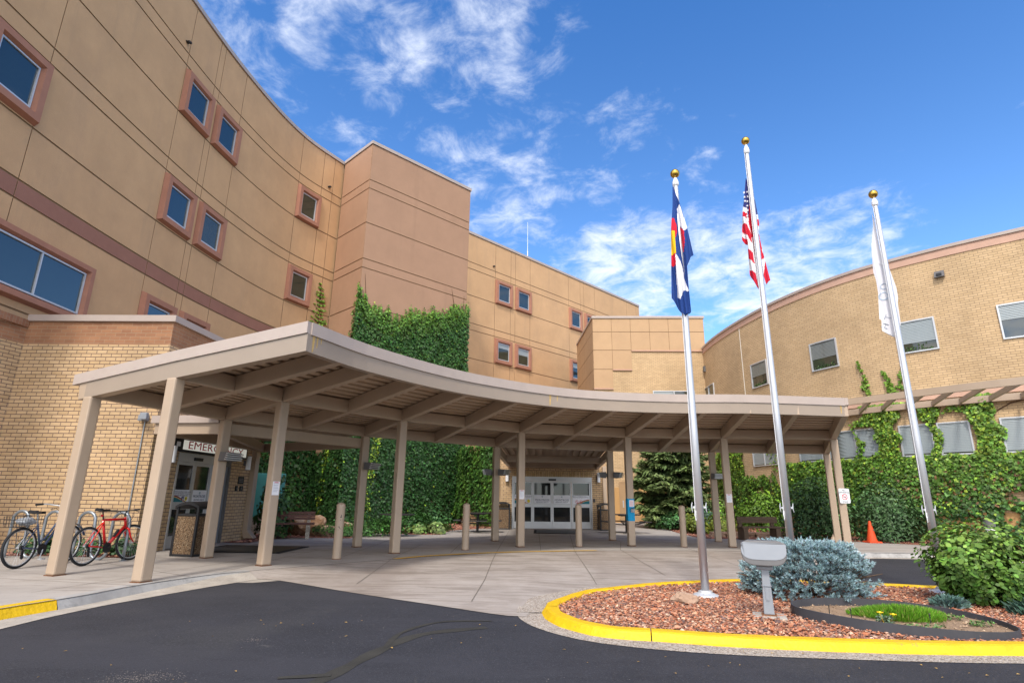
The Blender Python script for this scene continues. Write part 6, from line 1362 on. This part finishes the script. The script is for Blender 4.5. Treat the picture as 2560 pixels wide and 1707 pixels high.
        for k in range(9):
            t = k/8
            for z in (z0, z1): m.tube([(x0+(x1-x0)*t, y0, z), (x0+(x1-x0)*t, y1, z)], .003, 4) if z == z0 else None
            for y in (y0, y1): m.tube([(x0+(x1-x0)*t, y, z0), (x0+(x1-x0)*t, y*1.06, z1)], .003, 4)
        for k in range(8):
            t = k/7
            for x in (x0, x1): m.tube([(x, y0+(y1-y0)*t, z0), (x*1.05, (y0+(y1-y0)*t)*1.06, z1)], .003, 4)
        for z in (z0, z0+.06, z0+.12, z1):
            k_ = 1+.06*(z-z0)/(z1-z0); m.tube([(x0*k_, y0*k_, z), (x1*k_, y0*k_, z), (x1*k_, y1*k_, z), (x0*k_, y1*k_, z), (x0*k_, y0*k_, z)], .004, 4)
        for s in (-1, 1): m.tube([(0, s*.07, rw), (-.02, s*.1, z0)], .006, 5)
        part('rear_basket', m, 'black', o)
    return o
bike('red hybrid bicycle leaning in the grey hoop rack', (-7.84, 11.12, 0), R(81), R(-3), 0)
bb2 = bike('dark blue cruiser bicycle with rear wire basket', (-8.66, 10.62, 0), R(86), R(-2), 1)
o = thing('carried_bag', 'crumpled grey and white bag lying in the wire bicycle basket', 'bag', (-8.64, 10.60, .71)); bm = bmesh.new(); bmesh.ops.create_icosphere(bm, subdivisions=3, radius=1)
for v in bm.verts: c = np.array(v.co); v.co = c*(.15, .13, .075)*(1+.12*math.sin(9*c[0]+5*c[2])*math.sin(7*c[1]))+np.array((0, 0, .08))
me = bpy.data.meshes.new('bag_body'); bm.to_mesh(me); bm.free(); link('bag_body', me, 'lightgray', o); m = MB(); m.tube([(-.06, 0, .14), (-.03, 0, .19), (.03, 0, .19), (.06, 0, .14)], .008, 6); part('bag_handle', m, 'black', o)
rk = thing('bike_rack', 'wavy galvanised tube bicycle rack in front of the annex wall', 'bike rack', (-8.9, 12.2, 0)); pts = []; x = -10.35; xe = -7.72; nb = 4; pitch = (xe-x)/(2*nb-1)
pts.append((x, 12.33, 0.0)); 
for k in range(2*nb-1):
    x0 = x+pitch*k; top = k % 2 == 0; zc = .73 if top else .20
    pts.append((x0, 0, .25 if (top and k) else (.25 if k == 0 else .6)))
    for i in range(1, 8): a = math.pi*i/8; pts.append((x0+pitch/2-pitch/2*math.cos(a), 0, zc+(pitch/2)*math.sin(a)*(1 if top else -1)))
    pts.append((x0+pitch, 0, .6 if top else .25))
pts.append((xe, 0, .3)); pts.append((xe, 0, .0))
pts2 = []
for p in pts:
    q_ = (p[0], 12.05-(p[0]+7.72)*.11, p[2])
    if not pts2 or math.dist(q_, pts2[-1]) > .02: pts2.append(q_)
m = MB(); m.tube(pts2, .030, 12); part('bent_tube', m, 'galv', rk, smooth=True, world=True)
m = MB(); m.lathe([(.07, 0), (.07, .01), (.04, .012)], (-7.72, 12.05, 0), 14); m.lathe([(.07, 0), (.07, .01), (.04, .012)], (-10.35, 12.34, 0), 14); part('foot_flange', m, 'galv', rk, world=True)

# ================================================================= benches and tables
def bench(label, loc, rz, W_, legm, slatm, style):
    o = thing('bench', label, 'bench', loc, rz)
    if style == 0:
        for x in (-W_/2+.18, W_/2-.18):
            m = MB(); prof = [(-.30, 0), (-.16, 0), (-.12, .16), (.12, .16), (.16, 0), (.30, 0), (.26, .20), (.30, .36), (.22, .42), (-.26, .42), (-.32, .36), (-.24, .2)]
            m.face([(x-.06, y, z) for y, z in prof]); m.face([(x+.06, y, z) for y, z in prof][::-1])
            for i in range(len(prof)): a, c = prof[i], prof[(i+1) % len(prof)]; m.face([(x-.06, *a), (x+.06, *a), (x+.06, *c), (x-.06, *c)][::-1])
            part('leg', m, legm, o, weld=True); m = MB(); m.hexa([(x-.05, .16, .42), (x+.05, .16, .42), (x+.05, .26, .42), (x-.05, .26, .42), (x-.05, .28, .80), (x+.05, .28, .80), (x+.05, .35, .80), (x-.05, .35, .80)]); part('back_support', m, legm, o)
        m = MB()
        for k in range(4): m.box(-W_/2, W_/2, -.30+.135*k, -.19+.135*k, .425, .47)
        part('seat', m, slatm, o, bevel=.008); m = MB()
        for k in range(3): z = .56+.085*k; y = .185+.25*(z-.42); m.hexa([(-W_/2, y-.035, z), (W_/2, y-.035, z), (W_/2, y, z), (-W_/2, y, z), (-W_/2, y-.015, z+.075), (W_/2, y-.015, z+.075), (W_/2, y+.02, z+.075), (-W_/2, y+.02, z+.075)])
        part('backrest', m, slatm, o, bevel=.006)
    else:
        for x in (-W_/2+.12, W_/2-.28):
            m = MB(); m.box(x-.07, x+.10, -.22, .20, 0, .40); part('leg', m, legm, o, bevel=.01); m = MB(); m.box(x-.05, x+.08, .12, .20, .402, .72); part('back_support', m, legm, o)
        m = MB()
        for k in range(2): m.box(-W_/2, W_/2, -.24+.22*k, -.04+.22*k, .402, .452)
        part('seat', m, slatm, o, bevel=.008); m = MB(); m.box(-W_/2, W_/2-.10, .07, .118, .56, .665); m.box(-W_/2, W_/2-.10, .072, .116, .669, .775); part('backrest', m, slatm, o, bevel=.008)
    return o
bench('slatted bench on speckled concrete legs before the boulders', (-6.95, 18.55, 0), R(18), 1.6, 'aggregate', 'wood_red', 0)
bench('weathered plank bench between the tall bushes and canopy post', (8.85, 20.9, 0), R(8), 1.62, 'wood', 'wood', 1)
def make_table(label, loc, rz):
    o = thing('picnic_table', label, 'picnic table', loc, rz, 'dark pedestal picnic tables by the building'); m = MB(); n = 24
    m.lathe([(.56, .695), (.60, .70), (.60, .725), (.57, .735)], (0, 0, 0), 28); part('table_top', m, 'table', o)
    m = MB(); m.tube([(0, 0, 0), (0, 0, .69)], .05, 12); m.lathe([(.16, 0), (.16, .012), (.06, .02)], (0, 0, 0), 16); part('pedestal', m, 'table', o)
    m = MB(); m.box(-.35, .35, -.03, .03, .655, .694); m.box(-.03, .03, -.35, .35, .654, .693); part('top_brace', m, 'table', o)
    for k in range(4):
        a = k*math.pi/2+math.pi/4; m = MB(); c, s = math.cos(a), math.sin(a); m.tube([(c*.05, s*.05, .32), (c*.45, s*.45, .34), (c*.80, s*.80, .42)], .022, 8); part('seat_arm', m, 'table', o)
        m = MB(); q_ = lambda r, t, z: (c*r-s*t, s*r+c*t, z); m.hexa([q_(.66, -.40, .42), q_(.94, -.40, .42), q_(.94, .40, .42), q_(.66, .40, .42), q_(.66, -.40, .46), q_(.94, -.40, .46), q_(.94, .40, .46), q_(.66, .40, .46)]); part('seat', m, 'table', o, bevel=.012)
    return o
tb = make_table('dark picnic table against the low ivy wall near the litter bin', (-1.26, 23.3, 0), R(45)); gp = 'dark pedestal picnic tables by the building'
dup(tb, (4.74, 24.0, 0), R(50), 'dark picnic table behind the cyan banded canopy post', gp)
tb2 = thing('pedestal_table', 'dark round pedestal table without seats behind a front canopy post', 'table', (-3.85, 20.2, 0)); m = MB(); m.lathe([(.56, .695), (.60, .70), (.60, .725), (.57, .735)], (0, 0, 0), 28); part('table_top', m, 'table', tb2); m = MB(); m.tube([(0, 0, 0), (0, 0, .69)], .05, 12); m.lathe([(.16, 0), (.16, .012), (.06, .02)], (0, 0, 0), 16); part('pedestal', m, 'table', tb2)

# ================================================================= lights and notices on the canopy posts
def post_light(label, x, y, hd, side=1):
    o = thing('canopy_light', label, 'light', (x, y, 2.10), hd, 'louvered grey lights on the rear canopy posts')
    m = MB(); m.box(-.06, .06, .103, .16, -.06, .06); part('arm', m, 'gray', o)
    m = MB(); m.hexa([(-.20, .14, -.10), (.20, .14, -.10), (.20, .34, -.085), (-.20, .34, -.085), (-.17, .14, .10), (.17, .14, .10), (.19, .40, .085), (-.19, .40, .085)]); hs = part('lamp_housing', m, 'gray', o, bevel=.008)
    m = MB()
    for k in range(4): z = -.075+.042*k; y = .352+.013*k; m.hexa([(-.205, y-.02, z), (.205, y-.02, z), (.21, y+.045, z-.012), (-.21, y+.045, z-.012), (-.205, y-.02, z+.024), (.205, y-.02, z+.024), (.21, y+.045, z+.010), (-.21, y+.045, z+.010)])
    part('louvers', m, 'alu_door', hs); return o
for i, hd, lab in ((1, R(-112), 'louvered light on the rear post by the emergency doors'), (2, R(-110), 'louvered light on the rear post before the ivy tower'), (3, R(-112), 'louvered light on the rear post on the ivy side of the main doors'), (4, R(-112), 'louvered light on the rear post by the side door'), (5, R(-165), 'louvered light on the rear post near the spruce')):
    post_light(lab, Rp[i][0], Rp[i][1], hd)
for i, hd, lab in ((3, R(90), 'smaller louvered light turned back toward the tower ivy'), (4, R(80), 'smaller louvered light turned back toward the main doors')): post_light(lab, Rp[i][0], Rp[i][1], hd)
def postframe(i, face):
    """frame on a side of a front post; face rotates about the post"""
    x, y = Mp[i]; d = Vector((Mp[i][0]-Rp[i][0], Mp[i][1]-Rp[i][1], 0)).normalized(); n = Matrix.Rotation(face, 3, 'Z') @ d; u = Vector((-n.y, n.x, 0)); h = PW/2
    return lambda s, z, dd=0: (x+n.x*(h+dd)+u.x*s, y+n.y*(h+dd)+u.y*s, z)
def notice(label, i, face, z0, z1, w=.15):
    P = postframe(i, face); o = thing('paper_notice', label, 'notice', P(0, (z0+z1)/2, 0), 0, 'paper notices taped to canopy posts'); m = MB(); m.cbox(P, -w/2, w/2, z0, z1, .002, .006); part('sheet', m, 'paper', o, world=True); m = MB()
    for k in range(6): m.cbox(P, -w*.36, w*(.36-.06*(k % 3)), z1-.045-.03*k, z1-.036-.03*k, .006, .0075)
    part('printed_lines', m, 'print_gray', o, world=True); m = MB(); m.cbox(P, -w*.3, w*.3, z1-.026, z1-.012, .006, .0075); part('red_heading', m, 'sign_red', o, world=True)
notice('paper notice on the front post by the emergency doors', 1, R(0), 1.30, 1.56, .15); notice('paper notice on the front post before the main doors', 3, R(0), 1.28, 1.53, .15); notice('paper notice on the front post beside the weathered bench', 5, R(0), 1.26, 1.50, .15)
P = postframe(4, 0); o = thing('post_sleeve', 'bright cyan sleeve wrapped round a canopy post with notice and dispenser', 'sleeve', (Mp[4][0], Mp[4][1], .70)); m = MB(); h = PW/2
dv = Vector((Mp[4][0]-Rp[4][0], Mp[4][1]-Rp[4][1])).normalized(); hd = math.atan2(dv.y, dv.x); c, s_ = math.cos(hd), math.sin(hd); k_ = h+.004; cor = [(Mp[4][0]+c*a-s_*b_, Mp[4][1]+s_*a+c*b_) for a, b_ in ((-k_, -k_), (k_, -k_), (k_, k_), (-k_, k_))]; m.hexa([(*p, .69) for p in cor]+[(*p, 1.34) for p in cor]); part('wrap', m, 'cyan', o, world=True, bevel=.02)
m = MB(); m.cbox(P, -.05, .08, 1.10, 1.29, .006, .010); part('sheet', m, 'paper', o, world=True); m = MB()
for k in range(5): m.cbox(P, -.035, .06, 1.125+.03*k, 1.135+.03*k, .010, .0115)
part('printed_lines', m, 'sign_red', o, world=True); m = MB(); m.cbox(P, -.02, .09, .94, 1.04, .006, .06); part('dispenser', m, 'lightgray', o, world=True, bevel=.008); m = MB(); m.cbox(P, -.02, .09, 1.045, 1.06, .006, .062); part('dispenser_lid', m, 'black', o, world=True)
P6 = postframe(6, R(24)); ns_ = thing('no_smoking_sign', 'white NO SMOKING sign with red prohibition symbol on the end post', 'sign', P6(0, 1.5, .03)); P = lambda s, z, d=0: P6(s+.02, z, d+.035)
m = MB(); hw, z0, z1, rr_ = .155, 1.28, 1.70, .035; pl = []
for cx_, cz_, a0 in ((hw-rr_, z1-rr_, 0), (-hw+rr_, z1-rr_, 90), (-hw+rr_, z0+rr_, 180), (hw-rr_, z0+rr_, 270)):
    for k in range(5): a = R(a0+k*22.5); pl.append((cx_+rr_*math.cos(a), cz_+rr_*math.sin(a)))
m.face([P(s, z, 0) for s, z in pl]); m.face([P(s, z, -.006) for s, z in pl][::-1])
for k in range(len(pl)): a, e = pl[k], pl[(k+1) % len(pl)]; m.face([P(*a, -.006), P(*e, -.006), P(*e, 0), P(*a, 0)])
part('plate', m, 'white', ns_, world=True)
text('NO', .068, P, 0, 1.645, .002, 'sign_black', 'lettering', ns_); text('SMOKING', .066, P, 0, 1.585, .002, 'sign_black', 'lettering', ns_)
m = MB(); ring(m, P, 0, 1.46, .066, .084, .002, 28); m.face([P(-.058, 1.512, .0025), P(-.046, 1.522, .0025), P(.058, 1.408, .0025), P(.046, 1.398, .0025)]); part('prohibition_ring', m, 'sign_red', ns_, world=True)
m = MB(); m.face([P(-.045, 1.45, .002), P(.03, 1.45, .002), P(.03, 1.466, .002), P(-.045, 1.466, .002)]); m.face([P(.033, 1.45, .002), P(.046, 1.45, .002), P(.046, 1.466, .002), P(.033, 1.466, .002)]); m.face([P(.034, 1.472, .002), P(.046, 1.472, .002), P(.036, 1.50, .002), P(.028, 1.50, .002)]); part('cigarette', m, 'sign_black', ns_, world=True)
text('THANK YOU FOR', .024, P, 0, 1.335, .002, 'sign_black', 'lettering', ns_); text('NOT SMOKING', .024, P, 0, 1.308, .002, 'sign_black', 'lettering', ns_)
m = MB(); m.cbox(P6, -.06, .06, 1.3, 1.33, .0, .03); m.cbox(P6, -.06, .06, 1.64, 1.67, .0, .03); part('bracket', m, 'gray', ns_, world=True)
m = MB(); m.tube([(10.99, 19.96, 2.85), (10.99, 19.96, .40), (10.70, 19.75, .05)], .055, 8); part('downspout', m, 'steel', can, world=True)
